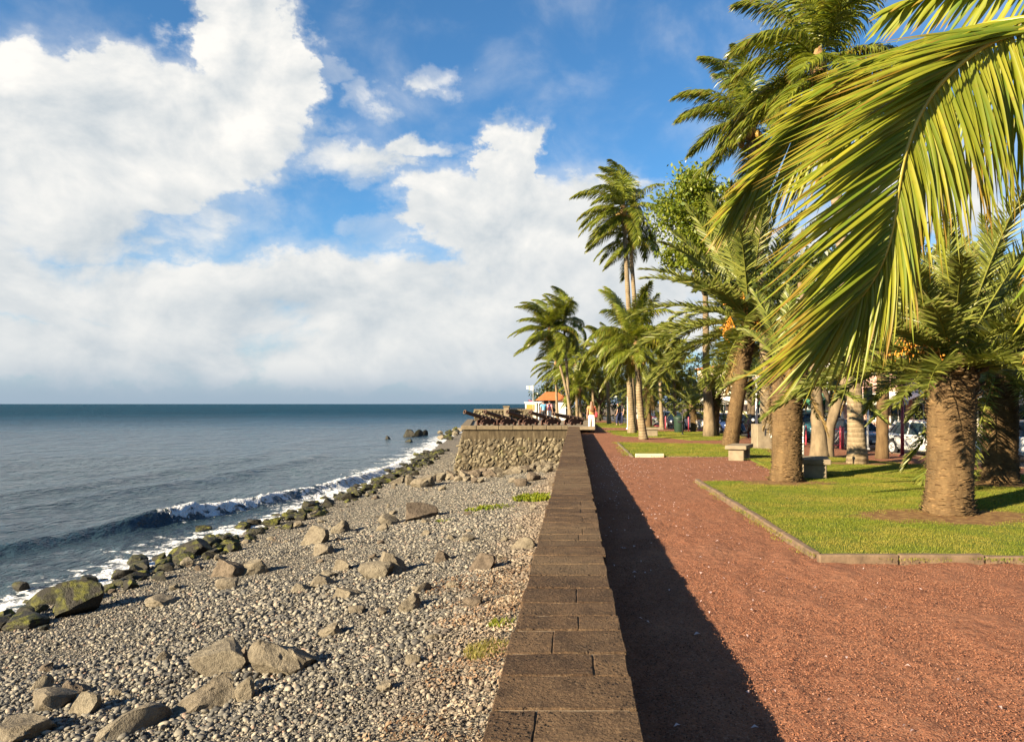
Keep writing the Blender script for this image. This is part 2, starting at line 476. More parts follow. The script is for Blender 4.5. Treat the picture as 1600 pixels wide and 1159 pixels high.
M['render_band'] = mat('render_band', f_render)
M['capstone'] = m_plain('capstone', (.120, .092, .055), .9, var=.3, scale=5, bump=.5)
def f_soil_lawn(t, bs, out):
    p = t.pos()
    bare = t.attr('bare')
    n = t.noise(p, 3, 5, .6); n2 = t.noise(p, 60, 4, .7)
    g = t.ramp(n, [(.3, (.040, .070, .010)), (.5, (.066, .100, .014)), (.7, (.105, .125, .022))])
    g = t.mix(t.mapr(n2, .5, .7, 0, .5), g, (.03, .05, .008, 1))
    s_ = t.mix(t.mapr(t.noise(p, 12, 5), .4, .65), (.15, .085, .035, 1), (.24, .16, .065, 1))
    k = t.mapr(t.math('ADD', bare, t.math('MULTIPLY', t.math('SUBTRACT', t.noise(p, 5, 5), .5), .8)), .4, .6)
    setp(t, bs, color=t.mix(k, g, s_), rough=.9, spec=.2, normal=t.bump(n2, .5, .03))
M['lawn'] = mat('lawn', f_soil_lawn)
def leafy(name, c1, c2, tipc=None, trans=.35, rough=.45, spec=.4, inst=False):
    def f(t, bs, out):
        r = t.rnd() if inst else t.attr('tint')
        c = t.mix(r, (*c1, 1), (*c2, 1))
        if name == 'near_leaf':
            c = t.mix(t.mapr(t.noise(t.pos(), 26, 5, .7), .54, .70, 0, .55), c, (.23, .15, .03, 1))
            c = t.mix(t.mapr(t.noise(t.pos(), 3.5, 3), .35, .7, 0, .45), c, (.09, .14, .012, 1))
        if tipc is not None: c = t.mix(t.mapr(t.attr('tip'), .55, 1.0, 0, .85), c, (*tipc, 1))
        setp(t, bs, color=c, rough=rough, spec=spec)
        tr = t.new('ShaderNodeBsdfTranslucent'); t.put(tr.inputs[0], t.mix(1.0, c, (1.25, 1.2, .55, 1), 'MULTIPLY'))
        ms = t.new('ShaderNodeMixShader'); ms.inputs[0].default_value = trans
        t.l.new(bs.outputs[0], ms.inputs[1]); t.l.new(tr.outputs[0], ms.inputs[2]); t.l.new(ms.outputs[0], out.inputs[0])
    return mat(name, f)
M['grass'] = leafy('grass', (.062, .105, .010), (.145, .175, .022), None, .35, .6, .2, True)
M['coco_leaf'] = leafy('coco_leaf', (.070, .110, .012), (.215, .230, .024), (.17, .105, .02), .33, .38, .5)
M['near_leaf'] = leafy('near_leaf', (.115, .175, .012), (.33, .315, .024), (.24, .125, .02), .36, .48, .4)
M['date_leaf'] = leafy('date_leaf', (.080, .112, .018), (.215, .225, .042), (.22, .18, .07), .22, .45, .4)
M['dry_leaf'] = leafy('dry_leaf', (.17, .11, .04), (.30, .21, .085), None, .2, .7, .2)
M['tree_leaf'] = leafy('tree_leaf', (.085, .135, .012), (.215, .235, .025), None, .35, .45, .4)
M['dark_leaf'] = leafy('dark_leaf', (.020, .038, .008), (.060, .075, .014), None, .25, .4, .5)
M['hedge_leaf'] = leafy('hedge_leaf', (.045, .075, .010), (.15, .15, .02), None, .3, .5, .4)
M['rachis'] = m_plain('rachis', (.24, .20, .035), .5, var=.2, scale=3, bump=.1)
M['boot'] = m_plain('boot', (.20, .115, .045), .9, var=.45, scale=6, bump=.5)
def f_trunk(c1, c2, ring=0.0):
    def f(t, bs, out):
        o_ = t.obj(); s3 = t.new('ShaderNodeSeparateXYZ'); t.l.new(o_, s3.inputs[0])
        n = t.noise(t.scalev(o_, (1, 1, .35)), 7, 6, .65); n2 = t.noise(o_, 40, 5, .7)
        c = t.mix(t.mapr(n, .3, .7), (*c1, 1), (*c2, 1))
        c = t.mix(t.mapr(t.noise(o_, 2.2, 4), .55, .72, 0, .55), c, (c1[0] * .5, c1[1] * .5, c1[2] * .45, 1))
        h = n2
        if ring:
            w = t.math('SINE', t.math('MULTIPLY', t.math('ADD', s3.outputs[2], t.math('MULTIPLY', n, .06)), ring))
            c = t.mix(t.mapr(w, .6, 1.0, 0, .45), c, (c1[0] * .35, c1[1] * .35, c1[2] * .35, 1))
            h = t.math('ADD', n2, t.math('MULTIPLY', w, -.5))
        setp(t, bs, color=c, rough=.9, spec=.2, normal=t.bump(h, .7, .02))
    return f
M['coco_trunk'] = mat('coco_trunk', f_trunk((.15, .110, .064), (.255, .20, .125), 50.0))
M['date_trunk'] = mat('date_trunk', f_trunk((.07, .043, .020), (.13, .085, .04)))
def f_scar(t, bs, out):
    o_ = t.obj(); n = t.noise(o_, 9, 6, .65); r = t.attr('tint')
    c = t.mix(r, (.065, .038, .018, 1), (.185, .118, .054, 1))
    c = t.mix(t.mapr(n, .5, .7, 0, .6), c, (.11, .07, .035, 1))
    c = t.mix(t.mapr(t.noise(o_, 2.4, 5), .46, .64, 0, .7), c, (.075, .055, .030, 1))
    setp(t, bs, color=c, rough=.9, spec=.2, normal=t.bump(t.noise(o_, 60, 4), .6, .01))
M['scar'] = mat('scar', f_scar)
M['bark'] = mat('bark', f_trunk((.115, .085, .052), (.205, .155, .095)))
M['dark_bark'] = mat('dark_bark', f_trunk((.06, .045, .03), (.12, .09, .06)))
M['fruit'] = m_plain('fruit', (.48, .20, .018), .5, var=.3, scale=20, bump=.1)
M['coconut'] = m_plain('coconut', (.32, .20, .04), .5, var=.3, scale=4, bump=.1)
M['concrete'] = m_plain('concrete', (.185, .148, .098), .9, var=.25, scale=5, bump=.4)
M['kerb'] = m_plain('kerb', (.115, .076, .046), .92, var=.4, scale=6, bump=.6)
M['white_stone'] = m_plain('white_stone', (.42, .34, .25), .85, var=.15, scale=6, bump=.3)
M['asphalt'] = m_plain('asphalt', (.050, .050, .052), .9, var=.25, scale=3, bump=.5)
M['pavement'] = m_plain('pavement', (.17, .10, .075), .9, var=.2, scale=2, bump=.3)
M['earth'] = m_plain('earth', (.12, .085, .05), .95, var=.3, scale=.5, bump=.3)
M['white_paint'] = m_plain('white_paint', (.72, .71, .68), .6, var=.06, scale=2, bump=.05)
M['cream'] = m_plain('cream', (.58, .50, .38), .8, var=.1, scale=2, bump=.1)
M['pinkwall'] = m_plain('pinkwall', (.50, .30, .25), .8, var=.1, scale=2, bump=.1)
M['roof_orange'] = m_plain('roof_orange', (.36, .12, .035), .7, var=.25, scale=6, bump=.2)
M['orange_panel'] = m_plain('orange_panel', (.50, .20, .03), .6, var=.15, scale=4, bump=.1)
M['shade_dark'] = m_plain('shade_dark', (.022, .022, .025), .5, var=.2, scale=2, bump=0)
M['awning'] = m_plain('awning', (.70, .66, .60), .8, var=.05, scale=2, bump=.05)
M['awning_red'] = m_plain('awning_red', (.42, .06, .05), .8, var=.1, scale=2, bump=.05)
M['green_awning'] = m_plain('green_awning', (.05, .22, .13), .8, var=.1, scale=2, bump=.05)
M['pink_metal'] = m_plain('pink_metal', (.42, .060, .085), .45, var=.15, scale=6, bump=.05)
M['red_metal'] = m_plain('red_metal', (.20, .025, .035), .45, var=.15, scale=6, bump=.05)
M['dark_metal'] = m_plain('dark_metal', (.03, .03, .032), .5, .3, var=.2, scale=6, bump=.05)
M['grey_metal'] = m_plain('grey_metal', (.42, .42, .40), .4, .2, var=.1, scale=6, bump=.05)
M['rust'] = m_plain('rust', (.075, .042, .028), .75, .2, var=.35, scale=9, bump=.35)
M['carriage'] = m_plain('carriage', (.060, .026, .018), .8, var=.35, scale=7, bump=.3)
M['bin_green'] = m_plain('bin_green', (.015, .035, .022), .5, var=.15, scale=4, bump=.05)
def m_glossy(name, c, rough=.25, coat=.6):
    def f(t, bs, out): setp(t, bs, color=(*c, 1), rough=t.mapr(t.noise(t.obj(), 3, 4), .3, .7, rough * .8, rough * 1.3), coat=coat)
    return mat(name, f)
M['car_white'] = m_glossy('car_white', (.70, .70, .68)); M['car_teal'] = m_glossy('car_teal', (.02, .07, .085)); M['car_black'] = m_glossy('car_black', (.015, .015, .02))
M['car_grey'] = m_glossy('car_grey', (.11, .115, .125)); M['car_blue'] = m_glossy('car_blue', (.02, .035, .10))
M['glass'] = m_glossy('glass', (.012, .022, .028), .06, 0.0)
M['tyre'] = m_plain('tyre', (.015, .015, .016), .85, var=.2, scale=10, bump=.1)
M['rim'] = m_glossy('rim', (.38, .38, .40), .3, 0)
M['lamp_glass'] = m_glossy('lamp_glass', (.62, .64, .66), .1, .8); M['lamp_red'] = m_glossy('lamp_red', (.35, .02, .02), .2, .5)
M['plate'] = m_plain('plate', (.70, .70, .66), .5, var=.05, scale=4, bump=0)
M['skin'] = m_plain('skin', (.36, .20, .13), .55, var=.08, scale=10, bump=.05)
M['hair'] = m_plain('hair', (.13, .060, .025), .5, var=.4, scale=30, bump=.4)
M['dark_hair'] = m_plain('dark_hair', (.02, .015, .012), .5, var=.4, scale=30, bump=.3)
for k_, c_ in dict(cloth_white=(.72, .69, .62), cloth_orange=(.40, .20, .08), cloth_red=(.42, .035, .05), cloth_navy=(.02, .025, .07), cloth_blue=(.16, .40, .62), cloth_pink=(.55, .22, .25), cloth_dark=(.03, .03, .035), cloth_flag=(.72, .72, .60)).items():
    M[k_] = m_plain(k_, c_, .9, var=.12, scale=12, bump=.2)
M['petal'] = m_plain('petal', (.62, .45, .42), .7, var=.2, scale=2, bump=0)

# ------------------------------------------------------------------ ground levels
SEA = -2.7
def shore_x(y):
    y = np.asarray(y, float)
    return np.interp(y, [-20, 14, 25, 42, 50, 84, 134, 300], [-11.3, -11.2, -10.8, -10.7, -11.2, -15, -19, -24]) + 0.35 * vnoise(y * .35, y * 0 + 3, 5, 3)
def beach_z(x, y):
    x = np.asarray(x, float); y = np.asarray(y, float)
    s = (-x - 0.3) / (-shore_x(y) - 0.3)
    zw = -1.30 - 0.45 * smooth(6, 38, y)
    z = np.where(s < 1, zw + (SEA - zw) * np.clip(s, 0, 1) ** 0.9, SEA - (s - 1) * 1.6)
    z = z + 0.10 * vnoise(x * .45, y * .45, 2, 3) * np.clip(1.15 - s, 0.2, 1) + 0.03 * vnoise(x * 2.1, y * 2.1, 9, 3)
    return np.maximum(z, -7)
def road_x(y): return 15.5 - 0.16 * (np.asarray(y, float) - 28)   # the line the parked cars stand on
def ground_z(x, y):
    e = np.asarray(x, float) - road_x(y)
    return -0.45 * smooth(-7.0, -2.2, e)
def gz(x, y): return float(ground_z(x, y))
def bz(x, y): return float(beach_z(x, y))

def sheet(name, X, Y, Z, m, attrs=None):
    nr, nc = X.shape
    me = mesh_np(name, np.stack([X.ravel(), Y.ravel(), Z.ravel()], 1), grid_faces(nr, nc), True, attrs)
    o = ob(name, me, m); tag(o, kind='structure'); return o
# far ground under everything on the land side
def build_ground():
    xs = np.array([-.2, .3, 10, 30, 80, 300, 3000]); ys = np.array([-60.0, 0, 40, 80, 110, 140, 200, 500, 9000])
    Y, X = np.meshgrid(ys, xs, indexing='ij')
    Y = Y[:, ::-1]; X = X[:, ::-1]
    Z = np.full(X.shape, -0.62)
    sheet('ground', X, Y, Z, M['earth'])
    ys = np.array([55.5, 70, 90, 140, 200]); Y, X = np.meshgrid(ys, np.array([1.35, 0, -4, -8.0, -9.4]), indexing='ij'); sheet('headland_ground', X, Y, np.where(X < -9, -3.4, -.22 - 0 * X), M['earth'])
    # promenade of red volcanic gravel
    ys = np.concatenate([np.arange(-4, 2, .5), np.arange(2, 9, .03), np.arange(9, 16, .08), np.arange(16, 40, .3), np.arange(40, 103, 1.5)])
    u = np.linspace(0, 1, 240) ** 1.5
    Yg = np.repeat(ys[:, None], len(u), 1)
    xr = road_x(ys) - 1.9
    Xg = 0.18 + (xr[:, None] - 0.18) * u[None, :]
    Zg = ground_z(Xg, Yg)
    near = smooth(16, 8, Yg)
    ang = .35
    xa = Xg * math.cos(ang) - Yg * math.sin(ang); ya = Xg * math.sin(ang) + Yg * math.cos(ang)
    Zg = Zg + near * (0.022 * vnoise(Xg * 1.3, Yg * 1.3, 21, 3) + 0.020 * vnoise(xa * 5.5, ya * 1.3, 22, 3) + .007 * vnoise(Xg * 14, Yg * 14, 23, 2))
    sheet('promenade_path', Xg[:, ::-1], Yg[:, ::-1], Zg[:, ::-1], M['red_gravel'])
    # road and far pavement
    ys = np.concatenate([np.arange(-10, 110, 4.0), np.array([130, 180, 260])])
    def strip(name, e0, e1, z, m, n=4):
        e = np.linspace(e0, e1, n)
        Y = np.repeat(ys[:, None], n, 1); X = road_x(ys)[:, None] + e[None, :]
        return sheet(name, X[:, ::-1], Y[:, ::-1], np.full(X.shape, z), m)
    strip('road', -1.7, 7.2, -0.56, M['asphalt'])
    strip('pavement', 7.2, 12.5, -0.42, M['pavement'])
    ke = empty('road_kerb', (0, 0, 0)); tag(ke, kind='structure')
    for k in range(52):
        y0 = 6 + k * 1.9; y1 = y0 + 1.88
        a = Vector((float(road_x(y0)) - 1.78, y0, 0)); b = Vector((float(road_x(y1)) - 1.78, y1, 0))
        if y1 > 104: break
        mb = MB(); dv = b - a
        mb.box((a + b) / 2 + Vector((0, 0, -.50)), (.2, dv.length, .16), Matrix.Rotation(math.atan2(-dv.x, dv.y), 3, 'Z'), .015)
        mb.build('kerb_stone', M['kerb'], ke)
    # painted lane line
    ln = empty('lane_marking', (0, 0, 0)); tag(ln, kind='structure')
    for k in range(16):
        y0 = 12 + k * 6.0; mb = MB()
        a = Vector((float(road_x(y0)) + 2.0, y0, 0)); b = Vector((float(road_x(y0 + 2.5)) + 2.0, y0 + 2.5, 0))
        mb.add([a + Vector((-.06, 0, -.555)), a + Vector((.06, 0, -.555)), b + Vector((.06, 0, -.555)), b + Vector((-.06, 0, -.555))], [(0, 1, 2, 3)])
        mb.build('lane_dash', M['white_paint'], ln)
build_ground()

# ------------------------------------------------------------------ beach and sea
def build_beach():
    ys = np.concatenate([np.arange(-6, 4, .5), np.arange(4, 42, .16), np.arange(42, 80, .8), np.arange(80, 260, 5)])
    u = np.linspace(0, 1, 130)
    X = -0.25 + (-34 + 0.25) * u[None, :] ** 1.25 + 0 * ys[:, None]
    Y = np.repeat(ys[:, None], len(u), 1)
    Z = beach_z(X, Y)
    # inside the bastion the beach simply runs on underneath
    sheet('beach_ground', X, Y, Z, M['beach'])
build_beach()

# the breaking wave and the swell behind it
def crest_x(y):
    return np.interp(y, [8, 14, 21.7, 27, 31.2, 37, 45, 55, 80], [-21.5, -19.5, -16.9, -15.2, -13.7, -12.7, -12.0, -12.6, -17])
def sea_fields(X, Y):
    q = X - crest_x(Y) + 0.25 * vnoise(Y * .5, Y * 0 + 1, 31, 3)
    a1 = (1 + .45 * vnoise(Y * .22, Y * 0 + 13, 43, 2)) * np.interp(Y, [8, 15, 22, 28, 34, 42, 50, 60], [.07, .18, .30, .36, .33, .24, .15, 0])
    prof = np.where(q < 0, np.exp(-(q / 1.05) ** 2), np.exp(-(q / .42) ** 2))
    Z = a1 * prof - 0.10 * a1 / .5 * np.exp(-((q - .9) / .6) ** 2)
    qb = X - crest_x(Y) + 8.5 - .02 * (Y - 40) + 1.2 * vnoise(Y * .07, Y * 0 + 2, 32, 2)
    Z += .20 * np.exp(-np.where(qb < 0, qb / 1.6, qb / .8) ** 2) * smooth(24, 38, Y) * smooth(80, 55, Y)
    qc = X - crest_x(Y) + 14 + 2.0 * vnoise(Y * .05, Y * 0 + 5, 33, 2)
    Z += .16 * np.exp(-np.where(qc < 0, qc / 2.0, qc / 1.1) ** 2) * smooth(14, 26, Y) * smooth(110, 60, Y)
    R = np.sqrt(X * X + Y * Y)
    chop = 0.085 * vnoise(X * .55 + Y * .12, Y * .30, 34, 4) + .035 * vnoise(X * 2.2, Y * 1.5, 35, 3)
    farw = .32 * vnoise(X * .09 + Y * .02, Y * .055, 36, 4)
    Z += chop * smooth(260, 60, R) + farw * smooth(45, 220, R) * smooth(4000, 900, R)
    # foam: breaking crest, wash between crest and stones
    sx = shore_x(Y); w = X - sx                     # <0 is sea side
    br = smooth(25.5, 28.5, Y) * smooth(70, 48, Y)
    lump = np.clip(vnoise(Y * .55, Y * 0 + 7, 37, 3) * .9 + .55, 0.05, 1)
    foam_c = br * np.exp(-np.where(q < 0, q / .28, q / .75) ** 2) * (0.75 + .75 * lump)
    washw = np.interp(Y, [8, 20, 30, 40, 60, 90], [3.2, 2.8, 2.5, 2.8, 3.6, 3.4]) * (.8 + .5 * vnoise(Y * .5, Y * 0 + 9, 38, 3))
    foam_s = np.clip(1.35 + w / washw, 0, 1) * 1.0
    foam_t = .55 * smooth(26, 34, Y) * smooth(90, 45, Y) * smooth(-.3, .4, q) * (X < sx + 1)
    foam = np.maximum(np.maximum(foam_c, foam_s), foam_t)
    Z += foam_c * (.16 * np.abs(vnoise(X * 3.2, Y * 3.2, 39, 3)) + .20 * lump * np.maximum(0, vnoise(X * 1.4, Y * 1.1, 40, 2)))
    Z = Z * smooth(-0.2, -1.2, w) + .015 * np.clip(foam_s, 0, 1) * vnoise(X * 5, Y * 5, 41, 2)
    foam = foam + .0 * Z
    return SEA + Z, foam
def build_sea():
    rows = np.concatenate([np.arange(6, 60, .15), np.geomspace(60, 40000, 300)])
    # columns fan out so that far water stays cheap
    u = np.concatenate([np.linspace(-6, -1.0, 40, endpoint=False), np.linspace(-1.0, -.08, 260), np.linspace(-.07, .6, 16)])
    Y = np.repeat(rows[:, None], len(u), 1); X = Y * u[None, :]
    Z, foam = sea_fields(X, Y)
    Z = np.where(X > -5, SEA, Z)
    def f(t, bs, out):
        p = t.pos()
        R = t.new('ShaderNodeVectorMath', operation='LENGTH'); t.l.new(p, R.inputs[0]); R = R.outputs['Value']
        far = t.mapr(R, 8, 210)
        fm = t.attr('foam')
        n1 = t.noise(p, 2.2, 6, .62, .6); n2 = t.noise(t.scalev(p, (1, .6, 1)), 7, 5, .6)
        k = t.mapr(t.math('ADD', t.math('MULTIPLY', fm, .85), t.math('ADD', t.math('MULTIPLY', t.math('SUBTRACT', n1, .5), 2.4), t.math('MULTIPLY', t.math('SUBTRACT', n2, .5), .9))), .48, .72)
        k = t.math('MULTIPLY', k, t.mapr(fm, .04, .25))
        # a few whitecaps far out
        cap = t.noise(t.scalev(p, (.05, .13, 1)), 1.0, 8, .7)
        k = t.math('MAXIMUM', k, t.math('MULTIPLY', t.mapr(cap, .715, .75), t.mapr(R, 90, 160)))
        big = t.noise(t.scalev(p, (.012, .05, 1)), 1, 4, .6)
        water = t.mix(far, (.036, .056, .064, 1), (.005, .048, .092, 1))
        water = t.mix(t.mapr(big, .4, .65, 0, .5), water, (.004, .024, .046, 1))
        setp(t, bs, color=t.mix(k, water, (.66, .68, .70, 1)), rough=t.math('MAXIMUM', t.math('MULTIPLY', k, .8), t.mapr(R, 20, 300, .12, .45)), ior=1.33, spec=t.mapr(R, 10, 400, .42, .02))
        w1 = t.noise(t.scalev(p, (1.0, .55, 1)), 2.6, 5, .6); w2 = t.noise(t.scalev(p, (.8, .5, 1)), .55, 5, .6); w3 = t.noise(t.scalev(p, (.10, .16, 1)), 1.0, 7, .72)
        h = t.math('ADD', t.math('MULTIPLY', w1, .30), t.math('ADD', t.math('MULTIPLY', w2, t.mapr(R, 15, 120, .62, 1.6)), t.math('MULTIPLY', w3, t.mapr(R, 60, 500, 0, 4.5))))
        h = t.math('ADD', h, t.math('MULTIPLY', k, t.math('MULTIPLY', t.noise(p, 12, 4), .12)))
        setp(t, bs, normal=t.bump(h, 1.0, 1.0))
    M['water'] = mat('water', f)
    nr, nc = X.shape
    me = mesh_np('sea', np.stack([X.ravel(), Y.ravel(), Z.ravel()], 1), grid_faces(nr, nc), True, {'foam': ('FLOAT', foam.ravel())})
    o = ob('sea', me, M['water']); tag(o, kind='structure')
build_sea()
# ------------------------------------------------------------------ sea wall
def rough_block(w, d, h, rng, cuts=3, amp=.010, bev=.02):
    bm = bmesh.new(); bmesh.ops.create_cube(bm, size=1)
    for v in bm.verts: v.co = Vector((v.co.x * w, v.co.y * d, v.co.z * h))
    bmesh.ops.bevel(bm, geom=bm.edges[:], offset=bev, segments=1, affect='EDGES')
    bmesh.ops.subdivide_edges(bm, edges=[e for e in bm.edges if e.calc_length() > .09], cuts=cuts, use_grid_fill=True)
    s = rng.random() * 100
    for v in bm.verts:
        n = mnoise.noise_vector(v.co * 9 + Vector((s, s, 0))) * amp + mnoise.noise_vector(v.co * 26 + Vector((s, 0, s))) * amp * .55
        v.co += n
    for f in bm.faces: f.smooth = True
    for ed in bm.edges:
        if len(ed.link_faces) == 2 and ed.calc_face_angle(0) > .42: ed.smooth = False
    me = bpy.data.meshes.new('block'); bm.to_mesh(me); bm.free()
    return me
WX0, WX1, WZ = -0.325, 0.24, 0.40
def build_wall():
    rng = random.Random(4)
    w = empty('sea_wall', (0, 0, -2.2), 0, 'long low dark basalt sea wall running away between beach and red path', 'wall')
    def ch(o): o.location = o.location + Vector((0, 0, 2.2)); return o
    core = MB().box(((WX0 + WX1) / 2, 19.2, (-2.6 + WZ - .0075) / 2), (WX1 - WX0 - .05, 40.4, WZ - .0075 + 2.6))
    ch(core.build('wall_core', M['mortar'], w))
    y = -1.0
    far_variants = None
    while y < 39.3:
        d = rng.uniform(.27, .37)
        if y + d > 39.35: d = 39.35 - y + .02
        splits = [1.0] if rng.random() < .80 else [rng.uniform(.58, .74), 1.0]
        if rng.random() < .06: splits = [rng.uniform(.25, .4), 1.0]
        x = WX0 + rng.uniform(-.012, .012); xe = WX1 + rng.uniform(-.014, .012)
        prev = 0
        for s in splits:
            a = x + (xe - x) * prev + (.0005 if prev else 0); b = x + (xe - x) * s - (.0005 if s < 1 else 0)
            near = y < 14
            me = rough_block(b - a, d - .020, .20, rng, 4 if near else 1, .0045, .006)
            o = ob('coping_stone', me, M['basalt'], w, ((a + b) / 2, y + d / 2, WZ - .10 + rng.uniform(-.0015, .0025)))
            o.rotation_euler = (rng.uniform(-.004, .004), rng.uniform(-.003, .003), rng.uniform(-.008, .008))
            ch(o); prev = s
        y += d
    for nm, xs, z0, sgn in (('beach_face_courses', WX0 + .035, -2.3, -1), ('path_face_courses', WX1 - .035, -.1, 1)):
        mb = MB(); z = WZ - .205
        while z > z0:
            h = rng.uniform(.18, .26); y = -1.0 + rng.random() * .3
            while y < 39.3:
                l = rng.uniform(.3, .6)
                mb.box((xs + sgn * rng.uniform(-.012, .006), y + l / 2, z - h / 2), (.07, l - .02, h - .02))
                y += l
            z -= h
        o = ch(mb.build(nm, M['basalt'], w)); tag(o, kind='stuff')
build_wall()

# ------------------------------------------------------------------ bastion with its cannons
BY = 39.6
def lumps(face_pts, rng, axis_n, r0=.08, r1=.2):
    V = []; Fc = []; T = []; n = 0
    bm = bmesh.new(); bmesh.ops.create_icosphere(bm, subdivisions=2, radius=1); bm.verts.index_update()
    base = np.array([v.co[:] for v in bm.verts]); fb = np.array([[v.index for v in f.verts] for f in bm.faces]); bm.free()
    for p in face_pts:
        s = np.array([rng.uniform(r0, r1), rng.uniform(r0, r1) * .6, rng.uniform(r0, r1) * .75])
        b = base.copy()
        for _ in range(5):
            dv = np.array([rng.gauss(0, 1) for _ in range(3)]); dv /= np.linalg.norm(dv)
            k = b @ dv; lim = rng.uniform(.55, .85); ex = np.maximum(0, k - lim); b = b - ex[:, None] * dv
        b = b * s
        a = rng.uniform(0, 6.3); ca, sa = math.cos(a * .2), math.sin(a * .2)
        b = np.stack([b[:, 0] * ca - b[:, 2] * sa, b[:, 1], b[:, 0] * sa + b[:, 2] * ca], 1)
        if axis_n == 'x': b = b[:, [1, 0, 2]]
        V.append(b + np.array(p)); Fc.append(fb + n); n += len(b); T.append(np.full(len(b), rng.random()))
    return mesh_np('rubble', np.concatenate(V), np.concatenate(Fc), True, {'tint': ('FLOAT', np.concatenate(T))})
def build_bastion():
    rng = random.Random(8)
    b = empty('bastion', (-3, BY, -2.2), 0, 'pale rubble stone bastion with flat top carrying the row of old cannons', 'bastion')
    off = Vector((3, -BY, 2.2))
    def ch(o): o.location = o.location + off; return o
    foot = [(-6.6, BY - .35), (WX0 - .02, BY - .3), (WX0 - .02, 56), (-8.6, 56)]
    top = [(-5.95, BY), (WX0 - .02, BY), (WX0 - .02, 56), (-8.0, 56)]
    n = 4; mb = MB()
    V = [(*p, -2.9) for p in foot] + [(*p, .22) for p in top]
    mb.add(V, [(4, 5, 6, 7)] + [(i, (i + 1) % n, n + (i + 1) % n, n + i) for i in range(n)])
    ch(mb.build('wall_mass', M['render_band'], b))
    # terrace floor runs over to the path
    mb = MB(); mb.prism([(-5.7, BY + .3), (1.1, BY + .6), (1.1, 56), (-7.8, 56)], .2, .36)
    ch(mb.build('terrace_floor', M['concrete'], b))
    # cap stones along the front and the seaward side
    x = -6.05
    while x < -.4:
        l = min(rng.uniform(.7, 1.2), -.35 - x)
        mb = MB(); mb.box((x + l / 2, BY + .12, .33), (l - .015, .5, .22), None, .02)
        ch(mb.build('cap_stone', M['capstone'], b)); x += l
    dv = Vector((-8.0 + 5.95, 56 - BY, 0)); L = dv.length; dvn = dv.normalized(); s = .4
    while s < L - .6:
        l = rng.uniform(.8, 1.2); c = Vector((-5.95, BY, .33)) + dvn * (s + l / 2) + Vector((.1, 0, 0))
        mb = MB(); mb.box(c, (.5, l - .015, .22), Matrix.Rotation(math.atan2(-dvn.x, dvn.y), 3, 'Z'), .02)
        ch(mb.build('cap_stone', M['capstone'], b)); s += l
    pts = []
    z = -1.98
    while z < -.2:
        xx = -6.5
        while xx < -.4:
            k = (z + 2.9) / 3.12
            xl = -6.6 + .65 * k
            if xx > xl: pts.append((xx + rng.uniform(-.07, .07), BY - .35 * (1 - k) + .02, z + rng.uniform(-.06, .06)))
            xx += rng.uniform(.11, .30)
        z += .15
    o = ob('rubble_facing', lumps(pts, rng, 'y', .06, .21), M['rubble'], b); ch(o); tag(o, kind='stuff')
    pts = []
    z = -2.5
    while z < .1:
        s = .2
        while s < 15.5:
            k = (z + 2.9) / 3.12
            p0 = Vector((-6.6, BY - .35)).lerp(Vector((-5.95, BY)), k); p1 = Vector((-8.6, 56)).lerp(Vector((-8, 56)), k)
            q = p0.lerp(p1, s / 16.5); pts.append((q.x + .03, q.y, z + rng.uniform(-.06, .06))); s += rng.uniform(.25, .45)
        z += .24
    o = ob('rubble_facing', lumps(pts, rng, 'x', .13, .24), M['rubble'], b); ch(o); tag(o, kind='stuff')
build_bastion()
def build_cannon(loc, yaw, label, elev=9.0):
    c = empty('cannon', loc, yaw, label, 'cannon', 'old cannons on the bastion')
    # barrel along local +X, breech at -1
    e = math.radians(elev)
    R = Matrix.Rotation(-e, 3, 'Y')
    prof = [(.02, -1.10), (.07, -1.08), (.055, -1.02), (.075, -.97), (.19, -.94), (.20, -.88), (.185, -.86), (.18, -.40), (.195, -.39), (.195, -.35), (.165, -.33), (.155, .25), (.165, .26), (.165, .30), (.14, .31), (.115, 1.40), (.13, 1.44), (.155, 1.54), (.14, 1.58), (.085, 1.58), (.07, 1.3)]
    mb = MB().lathe(prof, 18, axis='X')
    mb.V = [tuple(R @ Vector(v) + Vector((0, 0, .50))) for v in mb.V]
    o = mb.build('barrel', M['rust'], c, True); auto_smooth(o, 40)
    MB().tube([R @ Vector((0, -.27, 0)) + Vector((0, 0, .48)), R @ Vector((0, .27, 0)) + Vector((0, 0, .48))], .06, 10).build('trunnion', M['rust'], c)
    for s in (-1, 1):
        mb = MB()
        poly = [(.42, .10), (.42, .34), (.18, .46), (-.22, .44), (-.24, .34), (-.5, .32), (-.52, .24), (-.78, .22), (-.80, .10)]
        V = [(x, s * .22 - .04, z) for x, z in poly] + [(x, s * .22 + .04, z) for x, z in poly]
        n = len(poly)
        mb.add(V, [tuple(range(n)), tuple(range(n, 2 * n))[::-1]] + [(i, n + i, n + (i + 1) % n, (i + 1) % n) for i in range(n)])
        mb.build('cheek', M['carriage'], c)
        for x, r in ((.25, .13), (-.6, .11)):
            MB().lathe([(r, -.045), (r, .045)], 16, (x, s * .31, r), 'Y').build('truck_wheel', M['carriage'], c)
    for x, r in ((.25, .13), (-.6, .11)): MB().box((x, 0, r), (.1, .70, .08)).build('axle', M['carriage'], c)
    MB().box((-.35, 0, .19), (.8, .40, .06)).build('bed', M['carriage'], c)
    c.scale = (.9, .9, .85)
    return c
